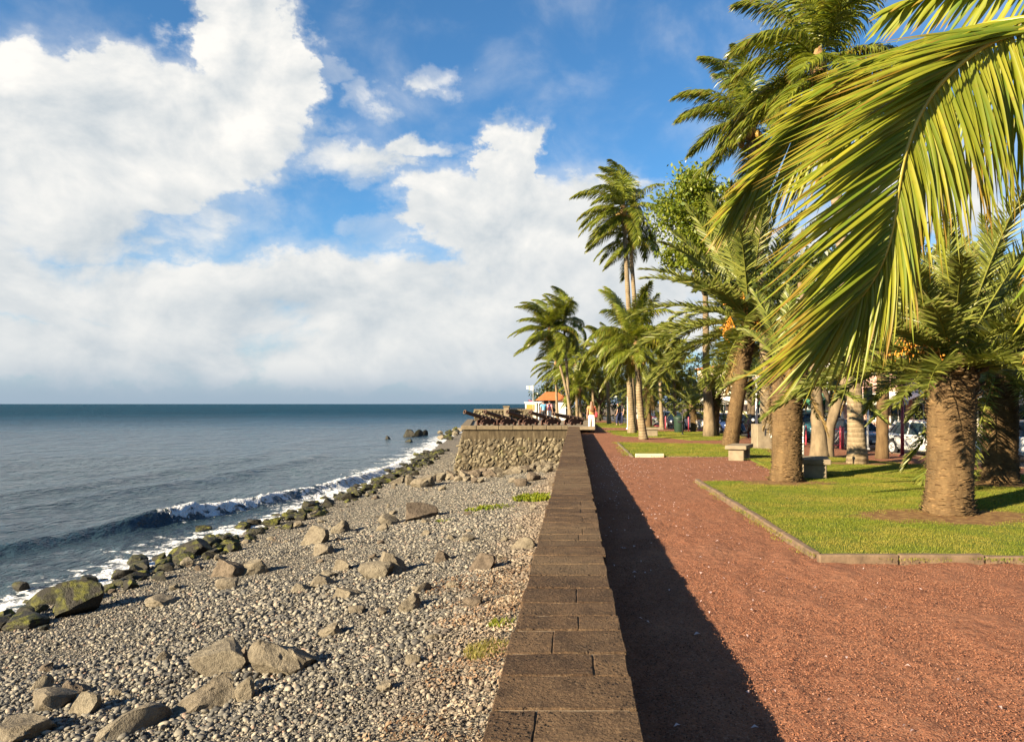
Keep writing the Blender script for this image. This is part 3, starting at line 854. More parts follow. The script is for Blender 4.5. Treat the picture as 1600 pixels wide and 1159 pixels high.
for px, D, lb, el_ in ((757, 42.4, 'rusty cannon nearest the sea at the left end of the row', 12), (788, 42.6, 'rusty cannon second from the sea in the row on the bastion', 12),
                     (822, 42.8, 'rusty cannon in the middle of the five on the bastion', 12), (857, 43.0, 'rusty cannon second from the promenade in the row of five', 11), (893, 43.4, 'dark cannon beside the promenade at the right end of the row', 6)):
    build_cannon(Vector(((px - VX) * D / F, D, .362)), math.radians(222), lb, el_ + 4)
def build_far_parapet():
    rng = random.Random(3)
    y = 54.5
    w = empty('terrace_parapet', (-5, y, .36), 0, 'low pale stone parapet at the far seaward edge of the cannon terrace', 'wall')
    off = Vector((5, -y, -.36))
    x0, x1 = (742 - VX) * y / F, (832 - VX) * y / F
    mb = MB(); mb.prism([(x0, y - .2), (x1, y - .2), (x1, y + .2), (x0, y + .2)], .3, 1.08)
    o = mb.build('parapet_wall', M['render_band'], w); o.location += off
    x = x0 - .05
    while x < x1 - .1:
        l = min(rng.uniform(.7, 1.1), x1 - x)
        o = MB().box((x + l / 2, y, 1.15), (l - .012, .5, .14), None, .015).build('cap_stone', M['capstone'], w); o.location += off; x += l
    pts = [(xx + rng.uniform(-.1, .1), y - .2, zz + rng.uniform(-.03, .03)) for zz in np.arange(.42, 1.05, .15) for xx in np.arange(x0 + .1, x1 - .1, .24)]
    o = ob('rubble_facing', lumps(pts, rng, 'y', .09, .16), M['rubble'], w); o.location += off; tag(o, kind='stuff')
    # light block standing on the parapet end
    p = (793 - VX) * y / F
    b = empty('stone_pedestal', (p, y - .75, .362), 0, 'pale square stone pedestal standing before the far parapet', 'pedestal')
    MB().box((0, 0, .05), (.50, .50, .1), None, .01).build('plinth', M['capstone'], b)
    MB().box((0, 0, .55), (.38, .38, .9), None, .015).build('shaft', M['concrete'], b)
    MB().box((0, 0, 1.05), (.48, .48, .10), None, .01).build('cap', M['capstone'], b)
build_far_parapet()

# ------------------------------------------------------------------ rocks
def rock_mesh(seed, cuts=9, sub=3, amp=.05):
    rng = random.Random(seed)
    bm = bmesh.new(); bmesh.ops.create_icosphere(bm, subdivisions=sub, radius=1)
    for _ in range(cuts):
        dv = Vector((rng.gauss(0, 1), rng.gauss(0, 1), rng.gauss(0, .8))).normalized(); lim = rng.uniform(.40, .72)
        for v in bm.verts:
            k = v.co.dot(dv)
            if k > lim: v.co -= dv * (k - lim) * .95
    for v in bm.verts:
        v.co += mnoise.noise_vector(v.co * 1.7 + Vector((seed, 0, 0))) * amp * 1.2 + mnoise.noise_vector(v.co * 11 + Vector((0, seed, seed))) * amp * .5 + mnoise.noise_vector(v.co * 5 + Vector((0, seed, 0))) * amp
    for ax in range(3):
        lo_ = min(v.co[ax] for v in bm.verts); hi_ = max(v.co[ax] for v in bm.verts)
        for v in bm.verts: v.co[ax] = (v.co[ax] - lo_) / (hi_ - lo_) * 2 - 1
    bm.normal_update()
    for f in bm.faces: f.smooth = True
    for ed in bm.edges:
        if len(ed.link_faces) == 2 and ed.calc_face_angle(0) > .36: ed.smooth = False
    me = bpy.data.meshes.new('rock'); bm.to_mesh(me); bm.free()
    return me
ROCKS = [rock_mesh(i, 16 if i < 9 else 9, 4 if i < 8 else 3, .05 if i < 7 else .04) for i in range(12)]
ROCK_BY_MAT = {}
def rock_data(i, mk):
    if (i, mk) not in ROCK_BY_MAT:
        me = ROCKS[i].copy(); me.materials.clear(); me.materials.append(M[mk]); ROCK_BY_MAT[i, mk] = me
    return ROCK_BY_MAT[i, mk]
def on_beach(px, py):
    z = -1.7
    for _ in range(30):
        p = P(px, py, z); z2 = max(bz(p.x, p.y), SEA); z = z + (z2 - z) * .6
    return P(px, py, z)
rr = random.Random(77)
def place_rock(p, w, h, mk, label, group=None, dep=None, i=None, sink=.25, name='boulder'):
    i = rr.randrange(12) if i is None else i
    o = bpy.data.objects.new(name, rock_data(i, mk)); link(o)
    d = dep or w * rr.uniform(.7, 1.0)
    o.scale = (w / 2, d / 2, h / 2)
    o.rotation_euler = (rr.uniform(-.12, .12), rr.uniform(-.12, .12), rr.uniform(-.5, .5) + (math.pi if rr.random() < .5 else 0))
    o.location = (p[0], p[1], p[2] + h * (.5 - sink))
    tag(o, label, 'rock', group); return o
ROCK_SPOTS = []
def build_rocks():
    hero = [  # px, py of the foot, width px, height px, material, label
        (432, 1056, 92, 66, 'rock', 'largest rounded tan boulder in the foreground of the pebble beach'),
        (336, 1054, 86, 48, 'rock', 'long grey slab lying left of the largest foreground boulder'),
        (312, 1112, 90, 52, 'rock', 'long brown boulder below the grey slab in the foreground'),
        (376, 1046, 26, 40, 'dark_rock', 'thin dark upright stone leaning on the largest foreground boulder'),
        (380, 1094, 28, 42, 'rock', 'small pointed stone just below the largest foreground boulder'),
        (196, 1146, 100, 40, 'rock', 'broad flat tan rock near the bottom left of the beach'),
        (124, 1118, 44, 40, 'rock', 'pale rounded boulder above the broad flat rock at bottom left'),
        (72, 1110, 62, 34, 'rock', 'tilted flat boulder at the left beside the pale rounded one'),
        (28, 1158, 76, 34, 'rock', 'low tan boulder in the bottom left corner of the beach'),
        (61, 1078, 30, 26, 'rock', 'small grey pointed stone near the left edge of the beach'),
        (514, 996, 40, 24, 'rock', 'smooth tan stone alone right above the largest foreground boulder'),
        (537, 936, 46, 20, 'rock', 'flat pale stone with a straight top in mid beach'),
        (505, 916, 42, 20, 'rock', 'rounded tan stone touching the flat pale stone'),
        (470, 925, 34, 16, 'rock', 'low pale stone left of the rounded tan stone'),
        (612, 896, 50, 40, 'rock', 'tall boulder with a sloping pale face in mid beach'),
        (585, 902, 56, 28, 'rock', 'low tan boulder against the left of the sloping one'),
        (534, 892, 30, 22, 'rock', 'small angular tan stone left of the sloping boulder'),
        (640, 954, 36, 30, 'rock', 'pinkish stone pair standing alone below the sloping boulder'),
        (752, 892, 40, 32, 'dark_rock', 'dark pointed stone with a long shadow near the sea wall'),
        (692, 878, 28, 22, 'dark_rock', 'dark rounded stone halfway to the sea wall'),
        (818, 858, 34, 22, 'rock', 'stone lying close against the sea wall in mid distance'),
        (245, 948, 52, 17, 'rock', 'flat pale stone lying near the mossy waterline'),
        (352, 902, 56, 32, 'dark_rock', 'dark brown boulder above the small round stone'),
        (350, 922, 32, 22, 'rock', 'small round stone below the dark brown boulder'),
        (395, 898, 36, 26, 'rock', 'rounded grey stone right of the dark brown boulder'),
        (555, 958, 26, 14, 'rock', 'small low stone below the flat pale stone'),
        (600, 1080, 26, 18, 'rock', 'small stone alone on the fine pebbles in the right foreground'),
        (645, 1038, 24, 16, 'rock', 'small whitish stone alone near the grass by the wall'),
        (488, 852, 42, 36, 'rock', 'upright tan boulder in the pale group behind the waterline'),
        (530, 834, 30, 24, 'rock', 'squarish grey stone right of the upright tan boulder'),
        (498, 868, 44, 20, 'rock', 'low brown stone under the upright tan boulder'),
        (606, 822, 34, 22, 'rock', 'pale low boulder left of the dark paired boulder'),
        (656, 812, 48, 30, 'dark_rock', 'dark paired boulder in the upper part of the beach'),
        (664, 818, 18, 10, 'rock', 'little pale stone before the dark paired boulder'),
        (660, 762, 40, 24, 'rock', 'brown boulder just below the bastion corner'),
        (645, 758, 28, 20, 'rock', 'orange brown boulder near the waterline below the bastion'),
        (730, 846, 24, 12, 'rock', 'pale flat stone on pebbles left of the sea wall'),
    ]
    for px, py, w, h, mk, lb in hero:
        p = on_beach(px, py); s = p.y / F
        o = place_rock((p.x, p.y + w * s * .25, p.z), w * s * 1.05, h * s * 1.3, mk, lb, None, None, None, .34)
        ROCK_SPOTS.append((p.x, p.y + w * s * .25, w * s / 2))
    # heap at the foot of the bastion
    for k in range(46):
        px = rr.uniform(700, 872); py = rr.uniform(716, 760) - max(0, (790 - px) * .05)
        p = on_beach(px, py); s = p.y / F
        if p.y > BY - .8: p.y = BY - .8 - rr.random(); p.z = bz(p.x, p.y)
        w = rr.uniform(.3, .85)
        place_rock(p, w, w * rr.uniform(.6, .95), rr.choice(['rock', 'rock', 'dark_rock']), 'angular brown boulder in the heap at the foot of the bastion', 'boulders heaped under the bastion')
        ROCK_SPOTS.append((p.x, p.y, w / 2))
    for k in range(24):
        x = rr.uniform(-6.4, -.7); d_ = rr.uniform(.45, 1.5); w = rr.uniform(.3, .7)
        place_rock((x, BY - .25 - d_, bz(x, BY - .25 - d_) + max(0, 1.1 - d_) * .42), w, w * rr.uniform(.6, .95), rr.choice(['rock', 'rock', 'dark_rock']), 'angular brown boulder in the heap at the foot of the bastion', 'boulders heaped under the bastion')
    # smaller loose stones over the beach
    n = 0
    while n < 150:
        x = rr.uniform(-10.3, -.6); y = rr.uniform(6, 38)
        if rr.random() > (.35 + .65 * (-x / 10.3)): continue
        w = rr.choice([.10, .12, .14, .17, .2, .25, .34]) * rr.uniform(.8, 1.2)
        if any((x - a) ** 2 + (y - b) ** 2 < (r + w / 2) ** 2 for a, b, r in ROCK_SPOTS): continue
        place_rock((x, y, bz(x, y)), w, w * rr.uniform(.5, .8), rr.choice(['rock', 'rock', 'dark_rock']), 'small loose grey brown stone lying among the beach pebbles', 'loose stones on the beach', None, None, .2, 'beach_stone')
        n += 1
    # mossy line along the water
    big = [(118, 962, 66, 56, 'moss_rock', 'biggest mossy boulder standing at the water edge on the left'),
           (70, 946, 52, 30, 'moss_rock', 'low mossy boulder in the foam left of the biggest mossy one'),
           (30, 984, 64, 22, 'moss_rock', 'green weed covered rock at the left edge of the picture'),
           (285, 872, 70, 28, 'moss_rock', 'long dark green boulder at the edge of the foam'),
           (320, 858, 40, 18, 'wet_rock', 'dark wet rock behind the long green boulder'),
           (210, 884, 26, 16, 'wet_rock', 'small dark rock alone in the foam'),
           (28, 922, 26, 14, 'wet_rock', 'small wet rock washed by foam at far left')]
    for px, py, w, h, mk, lb in big:
        p = on_beach(px, py); s = p.y / F
        place_rock((p.x, p.y + w * s * .2, p.z), w * s, h * s * 1.2, mk, lb, None, None, None, .2)
        ROCK_SPOTS.append((p.x, p.y, w * s / 2))
    y = 10.0; k = 0; small = []
    while y < 66:
        for _ in range(5):
            x = float(shore_x(y)) + rr.gauss(.20, .55); yy = y + rr.uniform(-.3, .3)
            if y > 39 and x > -7.2: continue
            w = rr.uniform(.22, .60) * (1 + max(0, y - 35) * .012)
            if any((x - a) ** 2 + (yy - b) ** 2 < (r * .6 + w * .28) ** 2 for a, b, r in ROCK_SPOTS): continue
            z = max(bz(x, yy), SEA - .1)
            if w < .30 + max(0, y - 30) * .012 or k > 148:
                small.append((x, yy, z, w)); continue
            place_rock((x, yy, z), w, w * rr.uniform(.5, .8), 'moss_rock' if rr.random() < .78 else 'wet_rock', 'mossy green black boulder in the line along the water edge', 'mossy boulders along the waterline')
            ROCK_SPOTS.append((x, yy, w / 2)); k += 1
        y += rr.uniform(.5, .75) * (1 + max(0, y - 30) * .012)
    A = np.array(small); rg = np.random.default_rng(6); n_ = len(A)
    for _ in range(260):
        yy = rg.uniform(10, 64); xx = float(shore_x(yy)) + rg.normal(.3, .6)
        if yy > 39 and xx > -7.2: continue
        A = np.concatenate([A, [[xx, yy, max(bz(xx, yy), SEA - .08), rg.uniform(.10, .24)]]])
    so = scatter('mossy_stones', A[:, :3] + [0, 0, .03], rg.uniform(-.3, .3, (len(A), 3)) * [1, 1, 10], A[:, 3:4] * .5 * np.array([[1, .8, .6]]), [source('mossy_stone', rock_data(i, 'moss_rock' if i % 4 else 'wet_rock'), None) for i in (8, 9, 10, 11)], 4)
    tag(so, 'small mossy stones filling between the boulders along the water edge', 'stones', kind='stuff')
    # rocks standing in the water far out by the point
    for px, py, w, h, lb in ((640, 682, 18, 14, 'dark rock at the left end of the islet off the point'), (652, 681, 20, 12, 'dark rock in the middle of the islet off the point'), (662, 680, 14, 11, 'dark rock at the right end of the islet off the point'), (607, 686, 9, 7, 'small dark rock alone in the sea left of the islet'), (638, 690, 14, 5, 'low rock awash before the islet')):
        p = P(px, py, SEA); s = p.y / F
        place_rock(p, w * s, h * s * 1.5, 'wet_rock', lb, None, None, None, .45)
    for k in range(26):
        px = rr.uniform(683, 728); py = 668 + (728 - px) * rr.uniform(.2, .75)
        p = P(px, py, SEA); s = p.y / F
        w = rr.uniform(6, 13) * s
        place_rock(p, w, w * .7, rr.choice(['rock', 'moss_rock', 'wet_rock']), 'pale or mossy rock on the far shore behind the bastion corner', 'rocks on the far shore')
build_rocks()

# ------------------------------------------------------------------ pebbles
def patch_mesh(name, seed, n, rad, r0, r1, sub=2, flat=.62, dome=0.0):
    rng = np.random.default_rng(seed)
    bm = bmesh.new(); bmesh.ops.create_icosphere(bm, subdivisions=sub, radius=1); bm.verts.index_update()
    base = np.array([v.co[:] for v in bm.verts]); fb = np.array([[v.index for v in f.verts] for f in bm.faces]); bm.free()
    V = []; Fc = []; T = []; c = 0
    for k in range(n):
        r = r0 * (r1 / r0) ** (rng.random() ** 1.7)
        a = rng.random() * 6.283; d = rad * math.sqrt(rng.random())
        b = base * (1 + .12 * np.sin(base @ rng.normal(size=3) * 2.5 + rng.random() * 6)[:, None])
        b = b * np.array([r * rng.uniform(.8, 1.35), r * rng.uniform(.65, 1.0), r * rng.uniform(flat * .7, flat * 1.2)])
        e = Euler((rng.normal() * .35, rng.normal() * .35, rng.random() * 6.3)).to_matrix()
        b = b @ np.array(e).T
        b = b + np.array([d * math.cos(a), d * math.sin(a), r * .25 + rng.random() * .012])
        V.append(b); Fc.append(fb + c); c += len(b); T.append(np.full(len(b), rng.random()))
    return mesh_np(name, np.concatenate(V), np.concatenate(Fc), True, {'tint': ('FLOAT', np.concatenate(T))})
def f_pebble2(t, bs, out):
    r = t.attr('tint')
    c = t.ramp(r, [(0, (.030, .031, .033)), (.25, (.078, .076, .070)), (.5, (.130, .122, .104)), (.78, (.195, .178, .142)), (.93, (.29, .26, .205)), (.965, (.19, .11, .08)), (1, (.46, .43, .38))])
    p = t.pos()
    c = t.mix(t.mapr(t.noise(p, 40, 4), .4, .8, 0, .4), c, (.09, .08, .065, 1))
    # towards the wall the stones are browner with dust
    sx = t.new('ShaderNodeSeparateXYZ'); t.l.new(p, sx.inputs[0])
    w = t.math('MULTIPLY', t.mapr(t.math('ADD', sx.outputs[0], t.math('MULTIPLY', t.noise(p, .8, 3), 1.6)), -1.6, .2), .45)
    c = t.mix(w, c, (.20, .135, .085, 1))
    setp(t, bs, color=c, rough=.75, spec=.3, normal=t.bump(t.noise(p, 90, 3), .25, .01))
M['pebble2'] = mat('pebble2', f_pebble2)
def jitter_grid(x0, x1, y0, y1, step, rng):
    xs = np.arange(x0, x1, step); ys = np.arange(y0, y1, step)
    X, Y = np.meshgrid(xs, ys); X = X.ravel() + rng.uniform(-.4, .4, X.size) * step; Y = Y.ravel() + rng.uniform(-.4, .4, Y.size) * step
    return X, Y
def slope_rot(X, Y, rng):
    e = .15
    dx = (beach_z(X + e, Y) - beach_z(X - e, Y)) / (2 * e); dy = (beach_z(X, Y + e) - beach_z(X, Y - e)) / (2 * e)
    out = np.zeros((len(X), 3))
    for i in range(len(X)):
        q = Vector((-dx[i], -dy[i], 1)).to_track_quat('Z', 'Y').to_matrix() @ Matrix.Rotation(rng.random() * 6.283, 3, 'Z')
        out[i] = q.to_euler()[:]
    return out
def build_pebbles():
    rng = np.random.default_rng(5)
    src = [source('pebble_patch', patch_mesh('pebble_patch', 100 + k, 66, .32, .011, .052), M['pebble2']) for k in range(7)]
    fine = [source('fine_patch', patch_mesh('fine_patch', 200 + k, 110, .32, .007, .020, 1), M['pebble2']) for k in range(4)]
    X, Y = jitter_grid(-13.3, -.42, 4.6, 62, .36, rng)
    ok = (X > shore_x(Y) - .5) & ((Y < 39.3) | (X < -6.5 - (Y - 39.6) * .13)) & ((Y < 46) | (rng.random(len(X)) < .6))
    X, Y = X[ok], Y[ok]
    # coarser away from the wall, finer and sparser next to it
    co = vnoise(X * .35, Y * .35, 61, 3) - .9 * smooth(-3.2, -1.0, X) * smooth(16, 9, Y)
    pick = co > -.75
    pts = np.stack([X, Y, beach_z(X, Y)], 1)
    sc = (.86 + .5 * vnoise(X * .4, Y * .4, 62, 3))[:, None] * np.ones((1, 3))
    o = scatter('pebbles', pts[pick], slope_rot(X[pick], Y[pick], rng), sc[pick], src, 1); tag(o, 'grey and tan pebbles covering the whole beach', 'pebbles', kind='stuff')
    X2, Y2 = jitter_grid(-11.0, -.40, 4.6, 39.2, .36, rng)
    ok = X2 > shore_x(Y2) - .2; X2, Y2 = X2[ok], Y2[ok]
    o = scatter('fine_pebbles', np.stack([X2, Y2, beach_z(X2, Y2)], 1), slope_rot(X2, Y2, rng), np.ones((len(X2), 3)), fine, 2); tag(o, 'fine gravel filling in between the larger beach pebbles', 'gravel', kind='stuff')
    # dry leaf bits near the wall
    V = []; Fc = []
    for k in range(90):
        a = rng.random() * 6.3; d = .35 * math.sqrt(rng.random()); l = rng.uniform(.01, .035); w = l * rng.uniform(.25, .6)
        R = np.array(Euler((rng.normal() * .4, rng.normal() * .4, rng.random() * 6.3)).to_matrix())
        q = np.array([[-l, 0, 0], [0, -w, .004], [l, 0, .006], [0, w, .004]]) @ R.T + np.array([d * math.cos(a), d * math.sin(a), .03 + rng.random() * .012])
        V.append(q); Fc.append(np.array([[0, 1, 2, 3]]) + 4 * k)
    s = [source('dry_patch', mesh_np('dry_patch', np.concatenate(V), np.concatenate(Fc)), M['dry_bit'])]
    X, Y = jitter_grid(-3.2, -.4, 4.6, 15, .3, rng)
    ok = rng.random(len(X)) < (.55 * smooth(-2.4, -.7, X + .6 * vnoise(X, Y, 63, 2))); X, Y = X[ok], Y[ok]
    o = scatter('dry_leaf_litter', np.stack([X, Y, beach_z(X, Y)], 1), slope_rot(X, Y, rng), np.ones((len(X), 3)), s, 3); tag(o, 'reddish dry leaf litter on the pebbles beside the wall', 'leaf litter', kind='stuff')
build_pebbles()

# ------------------------------------------------------------------ beach plants
def blade_clump(n, rad, h, w, seed, lean=.5):
    rng = np.random.default_rng(seed); V = []; Fc = []; T = []
    for k in range(n):
        a = rng.random() * 6.3; d = rad * math.sqrt(rng.random()); hh = h * rng.uniform(.5, 1.2)
        az = rng.random() * 6.3; ln = lean * rng.random() * hh
        b = np.array([d * math.cos(a), d * math.sin(a), -.02]); dv = np.array([math.cos(az), math.sin(az), 0]); sd = np.array([-dv[1], dv[0], 0]) * w * rng.uniform(.6, 1.3)
        m = b + dv * ln * .35 + np.array([0, 0, hh * .6]); e = b + dv * ln + np.array([0, 0, hh * .95])
        V += [b - sd * .5, b + sd * .5, m + sd * .5, m - sd * .5, e]; T += [rng.random()] * 5
        Fc.append(5 * k)
    f4 = np.array([[i, i + 1, i + 2, i + 3] for i in Fc]); f3 = np.array([[i + 3, i + 2, i + 4] for i in Fc])
    return mesh_np('leaves', np.array(V), [f4, f3], True, {'tint': ('FLOAT', np.array(T))})
def beach_plant(px, py, r, h, w, n, label, seed, mk='tree_leaf', lean=.6):
    p = on_beach(px, py)
    e = empty('beach_plant', p, 0, label, 'plant', 'plants growing on the beach')
    ob('leaves', blade_clump(n, r, h, w, seed, lean), M[mk], e)
    ob('stem_mat', blade_clump(max(20, n // 8), r * .8, h * .5, w * .4, seed + 1, .9), M['dry_leaf'], e)
M['beach_green'] = leafy('beach_green', (.10, .15, .010), (.24, .25, .020), None, .4, .5, .3)
beach_plant(848, 778, .85, .16, .07, 700, 'bright green leafy clump growing against the sea wall', 1, 'beach_green', 1.2)
beach_plant(826, 780, .55, .14, .07, 350, 'green clump left of the brightest one by the wall', 2, 'beach_green', 1.2)
beach_plant(775, 793, .62, .10, .06, 260, 'low green creeping patch on pebbles in the upper beach', 3, 'beach_green', 1.3)
beach_plant(745, 797, .42, .09, .05, 140, 'thin green tuft at the tip of the creeping patch', 4, 'beach_green', 1.3)
beach_plant(696, 815, .32, .09, .05, 70, 'small sparse green tuft alone among the pebbles', 5, 'beach_green', 1.3)
M['straw_green'] = leafy('straw_green', (.15, .155, .03), (.30, .25, .08), None, .35, .6, .2)
beach_plant(768, 1018, .34, .10, .006, 900, 'yellow green dry grass tuft beside the wall in the foreground', 6, 'straw_green', 1.2)
beach_plant(786, 975, .20, .08, .012, 200, 'small green weed beside the wall above the dry grass', 7, 'beach_green', 1.2)
# ------------------------------------------------------------------ lawns
def in_poly(X, Y, poly):
    inside = np.zeros(len(X), bool); n = len(poly); j = n - 1
    for i in range(n):
        xi, yi = poly[i]; xj, yj = poly[j]
        c = ((yi > Y) != (yj > Y)) & (X < (xj - xi) * (Y - yi) / (yj - yi + 1e-9) + xi)
        inside ^= c; j = i
    return inside
TRUNKS = []   # (x, y, bare radius), filled from the palm list below
L1 = [(2.55, 7.5), (14, 7.5), (12, 13), (9.8, 16.2), (7.5, 21.6), (5.0, 21.0), (4.7, 17.0), (4.2, 15.0), (2.55, 14.8)]
L2 = [(1.80, 22.3), (5.3, 22.3), (6.2, 22.7), (6.8, 28.5), (1.86, 30.3)]
L3 = [(2.4, 36.5), (4.3, 35.0), (5.1, 32.4), (7.3, 32.8), (8.3, 38), (7.0, 42), (1.9, 44)]
L4 = [(1.8, 50), (5.5, 49), (5.6, 60), (1.6, 62)]
BARE = [(5.15, 10.2, 1.35, .75), (4.2, 14.55, 1.0, .5), (8.25, 14.3, .8, .6), (7.4, 19.2, .8, .6), (5.9, 27.9, .5, .4)]
def f_lawn2(t, bs, out):
    p = t.pos(); n = t.noise(p, 3, 5, .6); n2 = t.noise(p, 60, 4, .7)
    g = t.ramp(n, [(.3, (.060, .090, .010)), (.5, (.095, .125, .014)), (.7, (.15, .155, .024))])
    g = t.mix(t.mapr(n2, .5, .7, 0, .5), g, (.03, .05, .008, 1))
    s_ = t.mix(t.mapr(t.noise(p, 12, 5), .4, .65), (.13, .068, .028, 1), (.23, .145, .055, 1))
    sx = t.new('ShaderNodeSeparateXYZ'); t.l.new(p, sx.inputs[0])
    k = None; wob = t.math('MULTIPLY', t.math('SUBTRACT', t.noise(p, 3.5, 5), .5), 1.3)
    for x, y, rx, ry in BARE:
        a = t.math('DIVIDE', t.math('SUBTRACT', sx.outputs[0], x), rx); b = t.math('DIVIDE', t.math('SUBTRACT', sx.outputs[1], y), ry)
        r = t.math('ADD', t.math('ADD', t.math('MULTIPLY', a, a), t.math('MULTIPLY', b, b)), wob)
        v = t.mapr(r, 1.15, .75)
        k = v if k is None else t.math('MAXIMUM', k, v)
    setp(t, bs, color=t.mix(k, g, s_), rough=.9, spec=.2, normal=t.bump(n2, .5, .03))
M['lawn2'] = mat('lawn2', f_lawn2)
def blades_patch(seed, n, rad, h, w):
    rng = np.random.default_rng(seed)
    a = rng.random(n) * 6.283; d = rad * np.sqrt(rng.random(n)); az = rng.random(n) * 6.283
    hh = h * rng.uniform(.5, 1.2, n); ln = hh * rng.uniform(.1, .8, n); ww = w * rng.uniform(.6, 1.3, n)
    b = np.stack([d * np.cos(a), d * np.sin(a), -.004 + 0 * a], 1); dv = np.stack([np.cos(az), np.sin(az), 0 * az], 1); sd = np.stack([-dv[:, 1], dv[:, 0], 0 * az], 1) * ww[:, None] * .5
    m = b + dv * (ln * .35)[:, None]; m[:, 2] += hh * .6; e = b + dv * ln[:, None]; e[:, 2] += hh * .9
    V = np.stack([b - sd, b + sd, m + sd * .8, m - sd * .8, e], 1).reshape(-1, 3); i = np.arange(n) * 5
    return mesh_np('grass_patch', V, [np.stack([i, i + 1, i + 2, i + 3], 1), np.stack([i + 3, i + 2, i + 4], 1)], True, {'tint': ('FLOAT', np.repeat(rng.random(n), 5))})
def f_grass2(t, bs, out):
    p = t.pos()
    c = t.mix(t.attr('tint'), (.095, .140, .012, 1), (.215, .225, .028, 1))
    c = t.mix(t.mapr(t.noise(p, .9, 5, .7), .42, .62, 0, .9), c, (.25, .215, .040, 1))
    setp(t, bs, color=c, rough=.6, spec=.2)
    tr = t.new('ShaderNodeBsdfTranslucent'); t.put(tr.inputs[0], t.mix(1.0, c, (1.2, 1.2, .6, 1), 'MULTIPLY'))
    ms = t.new('ShaderNodeMixShader'); ms.inputs[0].default_value = .35
    t.l.new(bs.outputs[0], ms.inputs[1]); t.l.new(tr.outputs[0], ms.inputs[2]); t.l.new(ms.outputs[0], out.inputs[0])
M['grass2'] = mat('grass2', f_grass2)
def build_lawns():
    rng = np.random.default_rng(12)
    src = [source('grass_patch', blades_patch(40 + k, 300, .30, .024, .0055), M['grass2']) for k in range(5)]
    src2 = [source('grass_patch', blades_patch(60 + k, 200, .42, .03, .010), M['grass2']) for k in range(3)]
    for nm, L, s, step, z in (('lawn', L1, src, .26, .055), ('lawn', L2, src2, .38, .03), ('lawn', L3, src2, .45, .03), ('lawn', L4, src2, .6, .03)):
        mb = MB(); mb.prism(L, -.75, z); o = mb.build(nm, M['lawn2']); tag(o, kind='structure')
        A = np.array(L)
        X, Y = jitter_grid(A[:, 0].min(), A[:, 0].max(), A[:, 1].min(), A[:, 1].max(), step, rng)
        ok = in_poly(X, Y, [(a, b) for a, b in L]) & (X < Y * .66 + 1.5)
        for x, y, rx, ry in BARE:
            r = ((X - x) / rx) ** 2 + ((Y - y) / ry) ** 2 + .9 * vnoise(X * 2, Y * 2, 71, 2)
            ok &= (r > .95)
        X, Y = X[ok], Y[ok]
        rot = np.zeros((len(X), 3)); rot[:, 2] = rng.random(len(X)) * 6.283
        sc = (1 + .25 * vnoise(X * 1.2, Y * 1.2, 72, 2))[:, None] * np.ones((1, 3))
        o = scatter('grass', np.stack([X, Y, 0 * X + z], 1), rot, sc, s, 7)
        tag(o, 'short mown green grass', 'grass', kind='stuff')
    # kerb stones round the near lawn
    rg = random.Random(9)
    def kerb(nm, pts, w, h, m, lmin, lmax, zt):
        k = empty(nm, (pts[0][0], pts[0][1], 0)); tag(k, kind='structure')
        for a, b in zip(pts[:-1], pts[1:]):
            a = Vector((*a, 0)); b = Vector((*b, 0)); L = (b - a).length; dv = (b - a) / L; s = 0
            while s < L - .02:
                l = min(rg.uniform(lmin, lmax), L - s)
                if L - s - l < .25: l = L - s
                me = rough_block(w, l - .012, h, rg, 2, .007, .015)
                o = ob('kerb_stone', me, m, k, a + dv * (s + l / 2) + Vector((0, 0, zt - h / 2 + rg.uniform(-.012, .008))) - Vector((pts[0][0], pts[0][1], 0)))
                o.rotation_euler = (0, rg.uniform(-.03, .03), math.atan2(-dv.x, dv.y) + rg.uniform(-.012, .012)); s += l
    kerb('lawn_kerb', [(2.49, 15.1), (2.49, 7.62)], .09, .16, M['kerb'], .8, 1.1, .085)
    kerb('lawn_kerb', [(2.44, 7.44), (12.5, 7.44)], .10, .16, M['kerb'], .8, 1.3, .085)
    kerb('lawn_kerb', [(1.75, 30.3), (1.72, 22.4)], .09, .14, M['capstone'], 1.0, 1.6, .05)
    kerb('lawn_kerb', [(1.70, 22.22), (1.78, 22.22)], .09, .14, M['capstone'], 1.0, 1.6, .05)
    kerb('lawn_kerb', [(2.75, 22.22), (4.9, 22.22)], .08, .12, M['kerb'], .8, 1.3, .03)
    b = empty('white_kerb_block', (2.25, 22.2, 0), 0, 'white painted kerb block at the front corner of the second lawn', 'kerb block')
    MB().box((0, 0, .045), (.86, .13, .13), None, .015).build('block', M['white_stone'], b)
    MB().box((0, 0, -.03), (.90, .17, .05), None, .01).build('footing', M['kerb'], b)
build_lawns()
